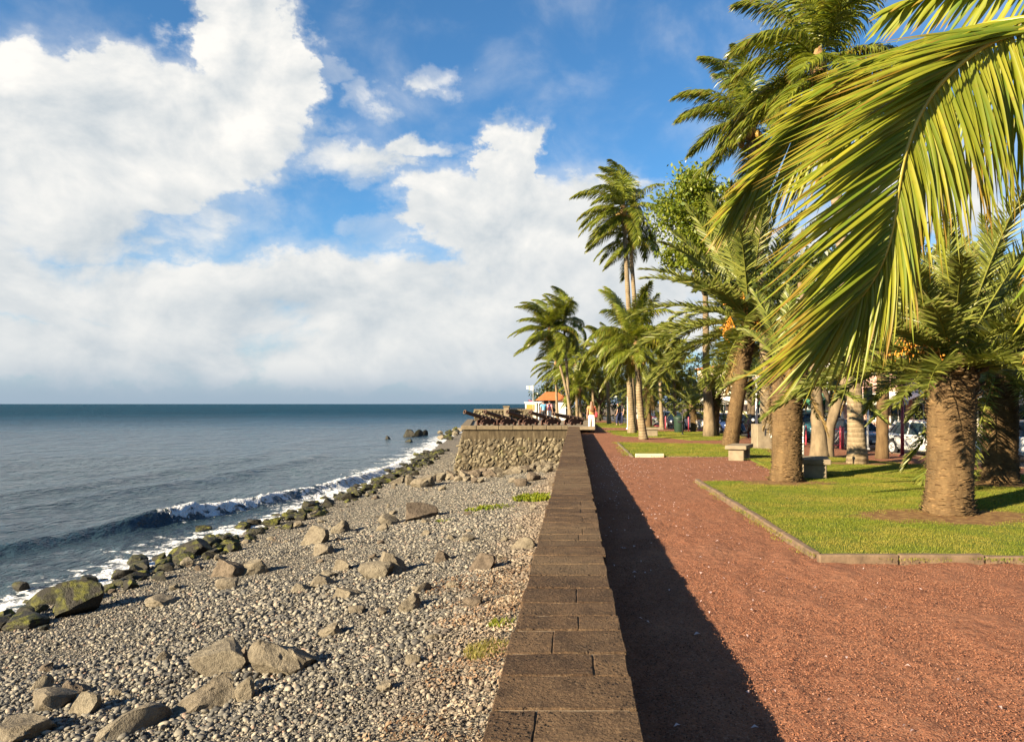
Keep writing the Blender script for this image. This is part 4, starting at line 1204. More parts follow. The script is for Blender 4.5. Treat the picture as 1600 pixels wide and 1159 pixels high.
def build_gravel():
    rng = np.random.default_rng(15)
    src = [source('gravel_patch', patch_mesh('gravel_patch', 300 + k, 190, .30, .0022, .0058, 1, .8), None) for k in range(5)]
    def f(t, bs, out):
        r = t.attr('tint')
        c = t.ramp(r, [(0, (.085, .036, .024)), (.3, (.180, .076, .046)), (.65, (.245, .108, .062)), (.94, (.27, .13, .08)), (1, (.32, .19, .14))])
        setp(t, bs, color=c, rough=.95, spec=.1)
    gm = mat('gravel_grain', f)
    for s in src: s.data.materials.clear(); s.data.materials.append(gm)
    X, Y = jitter_grid(.40, 6.5, 2.6, 12.5, .27, rng)
    ok = ~(in_poly(X, Y, [(2.3, 7.25), (14, 7.25), (14, 20), (2.3, 20)])) & (X < Y * .66 + .6) & (rng.random(len(X)) < np.interp(Y, [2, 7, 12.5], [1, .85, .4]))
    X, Y = X[ok], Y[ok]
    rot = np.zeros((len(X), 3)); rot[:, 2] = rng.random(len(X)) * 6.283
    o = scatter('path_gravel', np.stack([X, Y, 0 * X + .004], 1), rot, np.ones((len(X), 3)), src, 8); tag(o, 'loose red volcanic grit on the promenade', 'gravel', kind='stuff')
    # fallen petals
    n = 620
    X = np.concatenate([rng.uniform(.32, 1.7, 280), rng.uniform(.6, 5.0, 300), rng.uniform(.4, 3, 40)]); Y = np.concatenate([rng.normal(15, 5, 280), rng.normal(18.3, 2.0, 300), rng.uniform(3.5, 9, 40)])
    Y = np.clip(Y, 3.3, 34)
    ok = ~in_poly(X, Y, L1) & ~in_poly(X, Y, L2) & (X < Y * .6)
    X, Y = X[ok], Y[ok]; n = len(X)
    l = rng.uniform(.008, .024, n); w = l * rng.uniform(.4, .8, n); a = rng.random(n) * 6.3
    dv = np.stack([np.cos(a), np.sin(a), 0 * a], 1); sd = np.stack([-np.sin(a), np.cos(a), 0 * a], 1)
    c = np.stack([X, Y, .016 + ground_z(X, Y)], 1)
    V = np.stack([c - dv * l[:, None], c - sd * w[:, None] + [0, 0, .012], c + dv * l[:, None] + [0, 0, .004], c + sd * w[:, None] + [0, 0, .014]], 1).reshape(-1, 3)
    i = np.arange(n) * 4
    o = ob('fallen_petals', mesh_np('fallen_petals', V, np.stack([i, i + 1, i + 2, i + 3], 1)), M['petal']); tag(o, 'pale fallen petals scattered on the red path', 'petals', kind='stuff')
build_gravel()

# ------------------------------------------------------------------ palms
def norm(a): return a / (np.linalg.norm(a, axis=-1, keepdims=True) + 1e-9)
UP = np.array([0, 0, 1.0])
def strips(root, d0, length, width, wdir, grav, wind, seg, fold=0.0, tint=None, tipv=None):
    """many leaflets at once; returns V, F, tint, tip"""
    n = len(root); across = 3 if fold else 2
    p = root.copy(); d = norm(d0); rows = []
    prof = np.interp(np.linspace(0, 1, seg + 1), [0, .12, .4, .75, 1], [.45, .9, 1, .62, .03])
    for k in range(seg + 1):
        w = norm(wdir - np.sum(wdir * d, 1, keepdims=True) * d) * (width * prof[k])[:, None] * .5
        if across == 2: rows.append(np.stack([p - w, p + w], 1))
        else:
            nn = norm(np.cross(d, w)); nn = nn * np.sign(nn[:, 2:3] + 1e-6)
            rows.append(np.stack([p - w, p + nn * (width * prof[k] * fold)[:, None], p + w], 1))
        if k < seg:
            p = p + d * (length / seg)[:, None]
            d = norm(d + (grav[:, None] * np.array([0, 0, -1.0]) + wind) / seg)
    V = np.stack(rows, 1).reshape(-1, 3)
    per = (seg + 1) * across; base = np.arange(n) * per
    fs = []
    for k in range(seg):
        for a in range(across - 1):
            i = k * across + a
            fs.append(np.stack([base + i, base + i + 1, base + i + across + 1, base + i + across], 1))
    Fc = np.concatenate(fs)
    tip = np.tile(np.repeat(np.linspace(0, 1, seg + 1), across), n) * (1 if tipv is None else np.repeat(tipv, per))
    tn = np.repeat(tint, per)
    return V, Fc, tn, tip
def rachis_curve(az, el, L, grav, wind, n=22, start=0.0):
    d = np.array([math.cos(el) * math.cos(az), math.cos(el) * math.sin(az), math.sin(el)]); p = d * start
    pts = [p.copy()]
    for k in range(n):
        t = (k + 1) / n
        d = norm(d + (np.array([0, 0, -1.0]) * grav * (.25 + 1.1 * t) + np.array(wind) * (.2 + t)) / n)
        p = p + d * L / n; pts.append(p.copy())
    return np.array(pts)
def rachis_tube(pts, r0, r1, seg=5):
    mb = MB(); mb.tube([tuple(p) for p in pts], list(np.linspace(r0, r1, len(pts))), seg)
    quads = np.array([f for f in mb.F if len(f) == 4])
    return np.array(mb.V), quads
def frond(seed, az, el, L, npair, lmax, width, grav, wind=(0, 0, 0), kind='coco', seg=4):
    rng = np.random.default_rng(seed)
    pts = rachis_curve(az, el, L, grav, wind)
    ts = np.linspace(.14 if kind == 'coco' else .08, .995, npair)
    idx = ts * (len(pts) - 1); i0 = np.minimum(idx.astype(int), len(pts) - 2); f = (idx - i0)[:, None]
    c = pts[i0] * (1 - f) + pts[i0 + 1] * f; T = norm(pts[i0 + 1] - pts[i0])
    S = norm(np.cross(T, UP)); U = norm(np.cross(S, T))
    parts = []
    for sg in (-1, 1):
        if kind == 'coco':
            phi = np.radians(np.interp(ts, [0, .3, .8, 1], [72, 62, 38, 16])) + rng.normal(0, .06, npair); vee = np.radians(rng.normal(8, 6, npair))
            ln = lmax * np.interp(ts, [0, .12, .3, .6, .85, 1], [.45, .8, 1, .92, .6, .35]) * rng.uniform(.85, 1.1, npair); gr = np.interp(ts, [0, .5, 1], [1.5, 2.0, 1.3]) * rng.uniform(.7, 1.3, npair)
        else:
            phi = np.radians(np.interp(ts, [0, .3, .8, 1], [62, 52, 40, 20])) + rng.normal(0, .10, npair); vee = np.radians(rng.normal(22, 13, npair))
            ln = lmax * np.interp(ts, [0, .1, .3, .7, .9, 1], [.28, .6, 1, .9, .6, .35]) * rng.uniform(.85, 1.1, npair); gr = np.full(npair, .25) * rng.uniform(.4, 1.6, npair)
        d0 = np.cos(phi)[:, None] * T + np.sin(phi)[:, None] * (sg * np.cos(vee)[:, None] * S + np.sin(vee)[:, None] * U)
        wd = T + U * rng.normal(0, .35, (npair, 1)) if kind == 'coco' else U * .6 + T * .8 + rng.normal(0, .3, (npair, 3))
        wv = np.array(wind)[None, :] * rng.uniform(.6, 1.3, (npair, 1)) * .9
        parts.append(strips(c, d0, ln, np.full(npair, width) * rng.uniform(.8, 1.15, npair), wd, gr, wv, seg, 0, np.clip(rng.normal(.5, .25, npair), 0, 1), np.clip(rng.normal(.75, .3, npair), 0, 1.1)))
    rv, rf = rachis_tube(pts, .028 if kind == 'coco' else .022, .004)
    parts.append((rv, rf, np.full(len(rv), .9), np.full(len(rv), .3)))
    V = np.concatenate([p[0] for p in parts]); o = 0; Fc = []
    for p in parts: Fc.append(p[1] + o); o += len(p[0])
    return mesh_np('frond', V, np.concatenate(Fc), True, {'tint': ('FLOAT', np.concatenate([p[2] for p in parts])), 'tip': ('FLOAT', np.concatenate([p[3] for p in parts]))})

def trunk_mesh(pts, radii, seg=18, rough=.02, seed=0):
    mb = MB(); mb.tube(pts, radii, seg)
    V = np.array(mb.V); out = []
    for v in mb.V:
        q = Vector(v); out.append(tuple(q + mnoise.noise_vector(q * 4 + Vector((seed, 0, 0))) * rough))
    mb.V = out
    return mb.mesh('trunk', True)
def bez(p0, p1, bend, n=22, sway=0.0):
    """trunk line from p0 to p1: curved by bend (offset of the middle)"""
    p0, p1, bend = Vector(p0), Vector(p1), Vector(bend); m = (p0 + p1) / 2 + bend
    return [p0 * (1 - t) ** 2 + m * 2 * t * (1 - t) + p1 * t * t for t in np.linspace(0, 1, n)]
# shared coconut fronds: 9 headings x 5 rises, each already hanging in the wind
COCO = {}
def coco_frond(ia, ie, wk):
    key = (ia, ie, wk)
    if key not in COCO:
        az = ia * 2 * math.pi / 9; el = math.radians([72, 48, 24, 2, -28][ie])
        wind = {0: (-.25, -.02, 0), 1: (-1.0, -.1, .03), 2: (-1.7, -.15, .10)}[wk]
        me = frond(1000 + ia * 10 + ie + 100 * wk, az, el, 3.4, 92, 1.08, .050, [1.3, 1.7, 1.9, 1.9, 1.1][ie], wind, 'coco', 4)
        me.materials.append(M['coco_leaf']); COCO[key] = me
    return COCO[key]
DATE = {}
def date_frond(ie, v, dry=False):
    key = (ie, v, dry)
    if key not in DATE:
        el = math.radians([82, 62, 44, 26, 8, -14, -42][ie])
        me = frond(2000 + ie * 10 + v, 0, el, 3.2, 110, .46, .036, [.5, .7, .85, .95, .95, .85, .6][ie] * (1 + .12 * v), (0, 0, 0), 'date', 3)
        me.materials.append(M['dry_leaf' if dry else 'date_leaf']); DATE[key] = me
    return DATE[key]
def coconut_palm(base, top, r, flen, label, wk=1, n=22, bend=(0, 0, 0), seed=0, nuts=True, group='coconut palms', older=1.0):
    rng = random.Random(seed)
    base, top = Vector(base), Vector(top)
    e = empty('coconut_palm', base, 0, label, 'palm tree', group)
    line = bez((0, 0, -.1), top - base, bend)
    rad = [r * (1.0 + .55 * math.exp(-i / 1.6)) * (1 - .38 * i / 21) for i in range(22)]
    ob('trunk', trunk_mesh(line, rad, 14, .015, seed), M['coco_trunk'], e)
    tp = top - base
    MB().lathe([(r * .6, -.35), (r * .95, -.1), (r * 1.15, .15), (r * .9, .45), (r * .3, .75)], 12, tp).build('crown_shaft', M['boot'], e, True)
    for k in range(n):
        ie = min(4, int(5 * (k / n) ** .9)); ia = (k * 4 + rng.randrange(2) + seed) % 9
        f = bpy.data.objects.new('frond', coco_frond(ia, ie, wk)); link(f, e)
        f.location = tp + Vector((0, 0, .45 - .09 * ie)); s = flen / 3.4 * rng.uniform(.85, 1.1) * (older if ie == 4 else 1)
        f.scale = (s, s, s); f.rotation_euler = (rng.uniform(-.1, .1), rng.uniform(-.1, .1), rng.uniform(-.3, .3))
    if nuts:
        for k in range(9):
            a = k * 2.4 + seed; q = tp + Vector((math.cos(a) * r * 1.9, math.sin(a) * r * 1.9, -.05 - .18 * (k % 3)))
            MB().sphere(q, .12 * min(1, flen / 3), 2, (1, 1, 1.25)).build('coconut', M['coconut'], e, True)
    return e
def date_palm(base, top, r, flen, label, seed=0, n=44, fruits=(), scars=True, els=(0, 6), dry=5, gap=None, nscar=1.0):
    rng = random.Random(seed + 500)
    base, top = Vector(base), Vector(top)
    e = empty('date_palm', base, 0, label, 'palm tree', 'date palms on the lawns')
    H = (top - base).length; line = bez((0, 0, -.1), top - base, (0, 0, 0), 22)
    flare = [r * (1 + .30 * math.exp(-i / 1.8) + .10 * (i / 21) ** 3) for i in range(22)]
    ob('trunk', trunk_mesh(line, flare, 24, .02, seed), M['date_trunk'], e)
    tp = top - base
    ax = tp.normalized()
    # old leaf-base scars winding up the trunk, coarser boots under the crown
    V = []; Fc = []; T = []; c = 0
    z = .03
    while z < H + .25:
        t = z / H
        boot = smooth(.68, .95, t)
        h = .034 + .075 * float(boot); w = .10 + .05 * float(boot); outp = .026 + .085 * float(boot)
        if not scars and t < .68: z += h; continue
        rr_ = np.interp(min(t, 1) * 21, range(22), flare)
        nn = max(6, int(2 * math.pi * rr_ / w)); ph = rng.random() * 6.28
        cpt = tp * min(t, 1.12)
        for k in range(nn):
            if rng.random() < .16 * (1 - float(boot)): continue
            th = ph + 2 * math.pi * (k + rng.uniform(-.35, .35)) / nn
            ro = np.array([math.cos(th), math.sin(th), 0]); ta = np.array([-math.sin(th), math.cos(th), 0]); b = np.array(cpt) + ro * (rr_ - .02) + np.array([0, 0, rng.uniform(-.016, .016)])
            ww = w * rng.uniform(.6, 1.25) * .55; hh = h * rng.uniform(.55, 1.3); oo = (outp + .02) * rng.uniform(.35, 1.5)
            up = np.array([0, 0, 1.0])
            q = [b - ta * ww, b + ta * ww, b + ta * ww * .75 + ro * oo * .75 + up * hh * .55, b - ta * ww * .75 + ro * oo * .75 + up * hh * .55, b + up * hh * (.95 + .6 * float(boot)) + ro * oo * .9 + ta * rng.uniform(-.2, .2) * ww, b - up * hh * .45]
            V += q; i = c; Fc += [(i, i + 1, i + 2), (i, i + 2, i + 3), (i + 3, i + 2, i + 4), (i + 1, i, i + 5), (i + 2, i + 1, i + 4), (i, i + 3, i + 4)]; T += [rng.random()] * 6; c += 6
        z += h * .85
    o = ob('leaf_scars', mesh_np('leaf_scars', np.array(V), np.array(Fc), False, {'tint': ('FLOAT', np.array(T))}), M['scar'], e); tag(o, kind='stuff')
    for k in range(n):
        u = k / n
        ie = els[0] + min(els[1] - els[0], int((els[1] - els[0] + 1) * u))
        az = k * 2.399 + seed + rng.uniform(-.2, .2)
        if gap and gap[0] < (az % 6.283) < gap[1] and ie >= gap[2]: continue
        f = bpy.data.objects.new('frond', date_frond(ie, rng.randrange(2), False)); link(f, e)
        f.location = tp + Vector((math.cos(az) * r * .5, math.sin(az) * r * .5, .35 - .08 * ie)); s = flen / 3.2 * rng.uniform(.85, 1.08)
        f.scale = (s, s, s); f.rotation_euler = (rng.uniform(-.08, .08), rng.uniform(-.08, .08), az)
    for k in range(dry):
        az = k * 2.1 + seed
        if gap and gap[0] < (az % 6.283) < gap[1]: continue
        f = bpy.data.objects.new('dry_frond', date_frond(6, k % 2, True)); link(f, e)
        f.location = tp + Vector((math.cos(az) * r * .7, math.sin(az) * r * .7, -.1)); s = flen / 3.2 * rng.uniform(.5, .75); f.scale = (s, s, s); f.rotation_euler = (0, rng.uniform(.1, .5), az)
    for az, out, dz, fs in [(f_ + (1.0,))[:4] for f_ in fruits]:
        fc = tp + Vector((math.cos(az) * out, math.sin(az) * out, dz)); mb = MB(); rg = random.Random(seed + int(az * 100))
        for j in range(13):
            a = rg.uniform(0, 6.28); tipp = fc + Vector((rg.gauss(0, .16), rg.gauss(0, .16), rg.uniform(-.55, .05))) * (fs ** .5)
            mb.tube([tp + Vector((math.cos(az) * .2, math.sin(az) * .2, .3)), fc + Vector((0, 0, .25)), tipp], .006, 4, False)
            for q in range(7):
                s_ = fc.lerp(tipp, .3 + .7 * q / 6) + Vector((rg.gauss(0, .03), rg.gauss(0, .03), rg.gauss(0, .03)))
                mb.sphere(s_, .021 * fs, 1)
        mb.build('fruit_bunch', M['fruit'], e, True)
    return e
# ------------------------------------------------------------------ the palms one by one
def ptop(px, py, D): return PD(px, py, D)
pA = P(1482, 806); pB = P(1229, 755); pC = P(1563, 758); pD = P(1140, 696)
date_palm(pA, pA + Vector((.06, 0, 2.05)), .305, 2.5, 'thick date palm trunk in full sun on the near lawn at right', 1, 60, ((2.9, .6, .40), (3.7, .55, .45)), True, (1, 4), 0)
date_palm(pB, pB + Vector((.02, 0, 2.15)), .29, 2.1, 'thick date palm at the corner of the near lawn beside the stone bench', 2, 34, (), True, (1, 5), 4, (2.4, 5.6, 0))
date_palm(pC, pC + Vector((.0, 0, 2.4)), .31, 2.9, 'shaded date palm with a wide dark trunk at the far right', 3, 44, ((3.4, .8, .1),), True, (1, 6), 6)
date_palm(pD, ptop(1171, 508, 28), .27, 4.8, 'leaning date palm with orange fruit bunches on the second lawn', 4, 66, ((4.2, .9, 1.0, 1.9), (3.8, 1.1, .0, 1.9), (4.9, .8, .2, 1.6)), True, (0, 5), 3)
pS1 = P(1083, 675); pS2 = P(1117, 681)
date_palm(pS1, pS1 + Vector((.0, 0, 1.3)), .15, 1.7, 'short dark stemmed date palm beside the green bin', 5, 26, (), False, (1, 5), 2)
date_palm(pS2, pS2 + Vector((.05, 0, 1.9)), .20, 1.9, 'short date palm in front of the white car on the third lawn', 6, 28, (), False, (1, 5), 3)
date_palm(P(1013, 668), P(1013, 668) + Vector((0, 0, 2.6)), .2, 2.6, 'date palm behind the pair of slim trunks on the far lawn', 7, 34, (), False, (1, 6), 3)

pE = P(1378, 716); date_palm(pE, pE + Vector((.05, 0, 3.4)), .17, 3.0, 'slim dark date palm just left of the white hatchback', 9, 50, (), False, (0, 5), 3)
pF = P(1218, 689); date_palm(pF, pF + Vector((.3, 0, 4.0)), .2, 3.9, 'date palm behind the corner palm with its crown above the concrete block', 10, 54, (), False, (0, 5), 3)
k1 = P(1340, 727); coconut_palm(k1, ptop(1279, 118, 19.25), .20, 3.1, 'tall coconut palm with nuts at the top of the picture', 1, 24, (.35, 0, 0), 1)
k2 = P(1197, 699); coconut_palm(k2, ptop(1172, 205, 27.2), .20, 3.0, 'coconut palm crown just left below the tallest one', 1, 22, (.3, 0, 0), 2)
k3 = P(990, 672.5); coconut_palm(k3, ptop(974, 335, k3.y), .19, 3.1, 'taller of the two slim palms rising above the far promenade', 1, 24, (.1, 0, 0), 3)
k4 = P(1002, 671); coconut_palm(k4, ptop(985, 378, k4.y), .18, 2.7, 'slim palm close behind the taller one of the far pair', 1, 18, (.1, 0, 0), 5)
k5 = P(988, 677); coconut_palm(k5, ptop(980, 528, k5.y), .20, 3.0, 'low palm with yellowing fronds left of the path lawn edge', 0, 24, (0, 0, 0), 4)
k6 = P(1006, 686.5); coconut_palm(k6, ptop(995, 552, k6.y), .17, 2.4, 'low slim palm whose trunk stands nearest on the red path', 0, 20, (-.1, 0, 0), 8)
k7 = Vector((-.25, 51, .36)); coconut_palm(k7, ptop(858, 522, 51), .11, 2.7, 'windblown palm leaning left above the cannons', 2, 28, (.55, 0, -.3), 6, True)
k8 = Vector((-.35, 52.5, .36)); coconut_palm(k8, ptop(881, 508, 52.5), .12, 2.5, 'upright windblown palm right beside the leaning one', 2, 26, (.05, 0, 0), 7, True)
bgp = [(868, 575, 70, 2.6, 'palm behind the orange roofed hut'), (899, 572, 62, 2.8, 'palm right behind the two windblown palms'), (925, 590, 66, 2.8, 'bushy palm between the windblown and the slim pair'),
       (948, 560, 58, 2.6, 'palm rising left of the slim pair'), (1052, 585, 60, 2.6, 'far palm above the parked white cars'), (1030, 560, 55, 2.4, 'far palm right of the slim pair'), (905, 612, 56, 2.0, 'low palm behind the woman on the path')]
for i, (px, py, D, fl, lb) in enumerate(bgp):
    t_ = ptop(px, py, D); b_ = Vector((t_.x + .2, D, gz(t_.x, D) if t_.x > 1.2 else -.2))
    coconut_palm(b_, t_, .15, fl, lb, 1 if i < 4 else 0, 20, (0, 0, 0), 20 + i, False, 'far palms')

# the coconut palm beside the camera whose fronds hang into the picture from the right
M['near_rachis'] = m_plain('near_rachis', (.33, .27, .035), .45, var=.2, scale=3, bump=.1)
def near_palm():
    D0 = 4.35
    crown = PD(1760, 70, D0); base = Vector((3.75, 4.1, 0))
    e = empty('coconut_palm', base, 0, 'coconut palm at right edge whose big bright fronds hang across the foreground', 'palm tree', 'coconut palms')
    line = bez((0, 0, -.1), crown - base, (.25, 0, 0))
    rad = [.15 * (1.0 + .5 * math.exp(-i / 1.6)) * (1 - .3 * i / 21) for i in range(22)]
    ob('trunk', trunk_mesh(line, rad, 14, .015, 99), M['coco_trunk'], e)
    MB().lathe([(.10, -.35), (.15, -.1), (.19, .15), (.15, .45), (.05, .75)], 12, crown - base).build('crown_shaft', M['boot'], e, True)
    rng = np.random.default_rng(3)
    def curve(pix):
        P_ = np.array([np.array(PD(a, b, d)) for a, b, d in pix]); P_[:] -= np.array(base)
        s = np.concatenate([[0], np.cumsum(np.linalg.norm(np.diff(P_, axis=0), axis=1))]); u = np.linspace(0, s[-1], 60)
        q = np.stack([np.interp(u, s, P_[:, k]) for k in range(3)], 1)
        for _ in range(6): q[1:-1] = (q[:-2] + 2 * q[1:-1] + q[2:]) / 4
        return q
    def near_frond(pix, n, dirs, lens, width, separate, seed, grav=.5, wind=(-.25, 0, 0), t0=.1, depth=.25, extra=0, fo=None):
        rng = np.random.default_rng(seed)
        pts = curve(pix)
        if fo is None:
            fr = MB(); fr.tube([tuple(p) for p in pts], list(np.linspace(.026, .005, len(pts))), 6)
            fo = fr.build('frond', M['near_rachis'], e, True)
        if extra: near_frond(pix, extra, dirs, lens, width * .8, False, seed + 50, grav, wind, t0, depth * .6, 0, fo)
        allp = []
        for sg in (0, 1):
            ts = np.linspace(t0, .995, n) + rng.normal(0, .002, n); ts = np.clip(ts, 0, .999)
            idx = ts * (len(pts) - 1); i0 = np.minimum(idx.astype(int), len(pts) - 2); f = (idx - i0)[:, None]
            c = pts[i0] * (1 - f) + pts[i0 + 1] * f; T = norm(pts[i0 + 1] - pts[i0])
            tt, xs, zs = dirs[sg]
            ds = np.interp(ts, tt, depth_s[sg]) if False else depth * (1 if sg else -1) * np.ones(n)
            d0 = np.stack([np.interp(ts, tt, xs), ds + rng.normal(0, .10, n), np.interp(ts, tt, zs)], 1); d0 = norm(norm(d0) + rng.normal(0, .045, (n, 3)))
            ln = np.interp(ts, lens[sg][0], lens[sg][1]) * rng.uniform(.74, 1.08, n)
            wd = np.cross(d0, np.array([-.35, -.85, .35]) + rng.normal(0, .30, (n, 3)))
            V, Fc, tn, tp = strips(c, d0, ln, width * rng.uniform(.75, 1.12, n), wd, grav * rng.uniform(.5, 1.6, n), np.array(wind)[None] * rng.uniform(.4, 1.6, (n, 1)), 8, .22, np.clip(rng.normal(.5, .28, n), 0, 1), np.clip(rng.normal(.8, .25, n), 0, 1.1))
            per = len(V) // n; fper = Fc.reshape(-1, n, 4)
            if separate:
                for k in range(n):
                    me = mesh_np('leaflet', V[k * per:(k + 1) * per], fper[:, k, :] - k * per, True, {'tint': ('FLOAT', tn[k * per:(k + 1) * per]), 'tip': ('FLOAT', tp[k * per:(k + 1) * per])})
                    ob('leaflet', me, M['near_leaf'], fo)
            else: allp.append((V, Fc, tn, tp))
        if allp:
            V = np.concatenate([a[0] for a in allp]); Fc = np.concatenate([allp[0][1], allp[1][1] + len(allp[0][0])])
            ob('leaflets', mesh_np('leaflets', V, Fc, True, {'tint': ('FLOAT', np.concatenate([a[2] for a in allp])), 'tip': ('FLOAT', np.concatenate([a[3] for a in allp]))}), M['near_leaf'], fo)['kind'] = 'stuff'
    # main frond: image-right of the rachis hangs down, image-left sweeps to the lower left
    near_frond([(1760, 70, 4.35), (1690, 40, 4.3), (1600, 44, 4.2), (1544, 66, 4.15), (1492, 105, 4.1), (1455, 145, 4.1), (1428, 195, 4.1), (1412, 245, 4.1), (1403, 300, 4.12), (1396, 360, 4.16), (1380, 415, 4.2), (1350, 462, 4.25), (1300, 515, 4.3)], 118,
               [([0, .2, .45, .7, .9, 1], [-.98, -.96, -.88, -.78, -.78, -.86], [-.12, -.24, -.47, -.62, -.62, -.50]), ([0, .2, .45, .7, .9, 1], [.35, .30, .42, .25, -.10, -.62], [-.93, -.95, -.90, -.96, -.98, -.75])],
               [([0, .15, .4, .75, 1], [1.05, 1.25, 1.2, 1.05, .72]), ([0, .15, .4, .75, 1], [.95, 1.02, .98, .72, .55])], .026, True, 11, .22, (-.22, 0, 0), .16, .25, 120)
    near_frond([(1760, 70, 4.4), (1660, 22, 4.7), (1560, 34, 4.95), (1480, 55, 5.1), (1418, 76, 5.2), (1350, 112, 5.3), (1295, 160, 5.35), (1244, 212, 5.4), (1195, 262, 5.4), (1150, 318, 5.4)], 130,
               [([0, .3, .6, 1], [-.93, -.92, -.88, -.70], [-.30, -.32, -.45, -.72]), ([0, .3, .6, 1], [-.10, -.22, -.25, -.45], [-.99, -.97, -.97, -.90])],
               [([0, .3, .6, 1], [.9, 1.05, .85, .40]), ([0, .3, .6, 1], [1.0, 1.15, 1.0, .42])], .030, False, 12, .25, (-.18, 0, 0), .18)
    near_frond([(1760, 70, 4.4), (1720, -40, 4.7), (1640, -62, 4.9), (1550, -42, 5.0), (1470, -18, 5.1), (1400, 8, 5.2)], 46,
               [([0, 1], [-.85, -.9], [-.25, -.45]), ([0, .5, 1], [-.35, -.45, -.75], [-.93, -.88, -.66])],
               [([0, 1], [.5, .3]), ([0, .5, 1], [.75, .7, .35])], .04, False, 13, .4, (-.25, 0, 0), .2)
    near_frond([(1760, 70, 4.4), (1740, 140, 4.2), (1705, 230, 4.1), (1672, 330, 4.05), (1650, 430, 4.05), (1640, 500, 4.1)], 44,
               [([0, 1], [-.75, -.55], [-.66, -.85]), ([0, 1], [.5, .1], [-.86, -.99])],
               [([0, .5, 1], [.75, .75, .4]), ([0, .5, 1], [.9, .8, .4])], .04, False, 14, .4, (-.2, 0, 0), .2)
    tp = crown - base
    for k, (ia, ie) in enumerate(((0, 1), (1, 2), (8, 2), (0, 3), (1, 0), (7, 1), (8, 4), (0, 4))):
        f = bpy.data.objects.new('frond', coco_frond(ia, ie, 0)); link(f, e); f.location = tp + Vector((.05, 0, .3)); f.scale = (.95, .95, .95)
near_palm()

# ------------------------------------------------------------------ broadleaf trees, hedges, bushes
def leaf_cloud(seed, clumps, per, lsz, sig=.5):
    """leaf-sized quads gathered in uneven clumps; clumps = (x, y, z, r)"""
    rng = np.random.default_rng(seed); V = []; T = []
    for (x, y, z, r) in clumps:
        n = max(8, int(per * r * r)); d = rng.normal(size=(n, 3)); d = norm(d) * (rng.random((n, 1)) ** .45) * r * np.array([1, 1, .8])
        d *= (1 + .35 * np.sin(d @ rng.normal(size=3) * 4 / r)[:, None])
        c = d + np.array([x, y, z]); a = norm(rng.normal(size=(n, 3)) + np.array([0, 0, -.2])); b = norm(np.cross(a, rng.normal(size=(n, 3)) + np.array([0, 0, 1.5])))
        l = lsz * rng.uniform(.6, 1.35, (n, 1)); w = l * rng.uniform(.38, .6, (n, 1))
        V.append(np.stack([c - a * l, c - b * w, c + a * l, c + b * w], 1).reshape(-1, 3)); T.append(np.repeat(np.clip(rng.normal(.5, .28, n), 0, 1), 4))
    V = np.concatenate(V); T = np.concatenate(T); i = np.arange(len(V) // 4) * 4
    return mesh_np('crown', V, np.stack([i, i + 1, i + 2, i + 3], 1), False, {'tint': ('FLOAT', T)})
def broad_tree(base, limbs, r, crown, label, mk='tree_leaf', bark='bark', per=260, lsz=.09, seed=0, cat='tree', group='broadleaf trees'):
    """limbs: list of point lists relative to base; crown: clump list relative to base"""
    e = empty('broadleaf_tree', base, 0, label, cat, group)
    for k, L in enumerate(limbs):
        rr0 = r * (1 if k == 0 else .82); line = [Vector(p) for p in L]
        pts = []
        for a, b in zip(line[:-1], line[1:]):
            for s in np.linspace(0, 1, 5, endpoint=False): pts.append(a.lerp(b, s))
        pts.append(line[-1]); n = len(pts)
        rad = [rr0 * ((1.0 + .6 * math.exp(-i / 1.3)) if k < 2 and L[0][2] < .05 else 1) * (1 - .72 * i / (n - 1)) for i in range(n)]
        ob('trunk' if k == 0 else 'limb', trunk_mesh(pts, rad, 12, .03, seed + k), M[bark], e)
    ob('crown', leaf_cloud(seed, crown, per, lsz), M[mk], e)
    return e
def clumps(c, R, n, r, seed, flat=.75):
    rng = random.Random(seed); out = []
    for k in range(n):
        d = Vector((rng.gauss(0, 1), rng.gauss(0, 1), rng.gauss(0, 1))).normalized() * (rng.random() ** .4)
        out.append((c[0] + d.x * R[0], c[1] + d.y * R[1], c[2] + d.z * R[2], r * rng.uniform(.6, 1.35)))
    return out
# light green tree behind the leaning date palm
b = Vector((6.6, 36, 0)); t_ = PD(1098, 318, 36) - b
broad_tree(b, [[(0, 0, -.1), (-.2, 0, 3.5), (-.2, .2, 7), (t_.x, t_.y, t_.z)], [(-.2, 0, 7.0), (-.9, 0, 8.4), (-1.3, 0, 9.6)], [(-.2, 0, 7.2), (.7, .4, 8.4), (1.2, .4, 9.5)]], .24, clumps((t_.x + .3, t_.y, t_.z - 1.0), (2.5, 2.2, 3.0), 84, .8, 3), 'bright green leafy tree rising behind the leaning date palm', 'tree_leaf', 'bark', 420, .11, 31)
# forked tree on the near lawn
b = P(1284, 716)
s = b.y / F
broad_tree(b, [[(-.05, 0, -.1), (-.12, 0, 1.2), (-.16, 0, 2.1), (-.3, 0, 3.4), (-.6, .2, 5.2)], [(.12, 0, -.1), (.22, 0, .9), (.62, 0, 2.1), (1.05, .1, 3.1), (1.7, .2, 4.8)]], .23, clumps((1.2, .8, 5.4), (2.6, 2.0, 1.5), 40, .8, 5), 'tree forked from the ground into two leaning trunks on the lawn', 'dark_leaf', 'bark', 230, .10, 33)
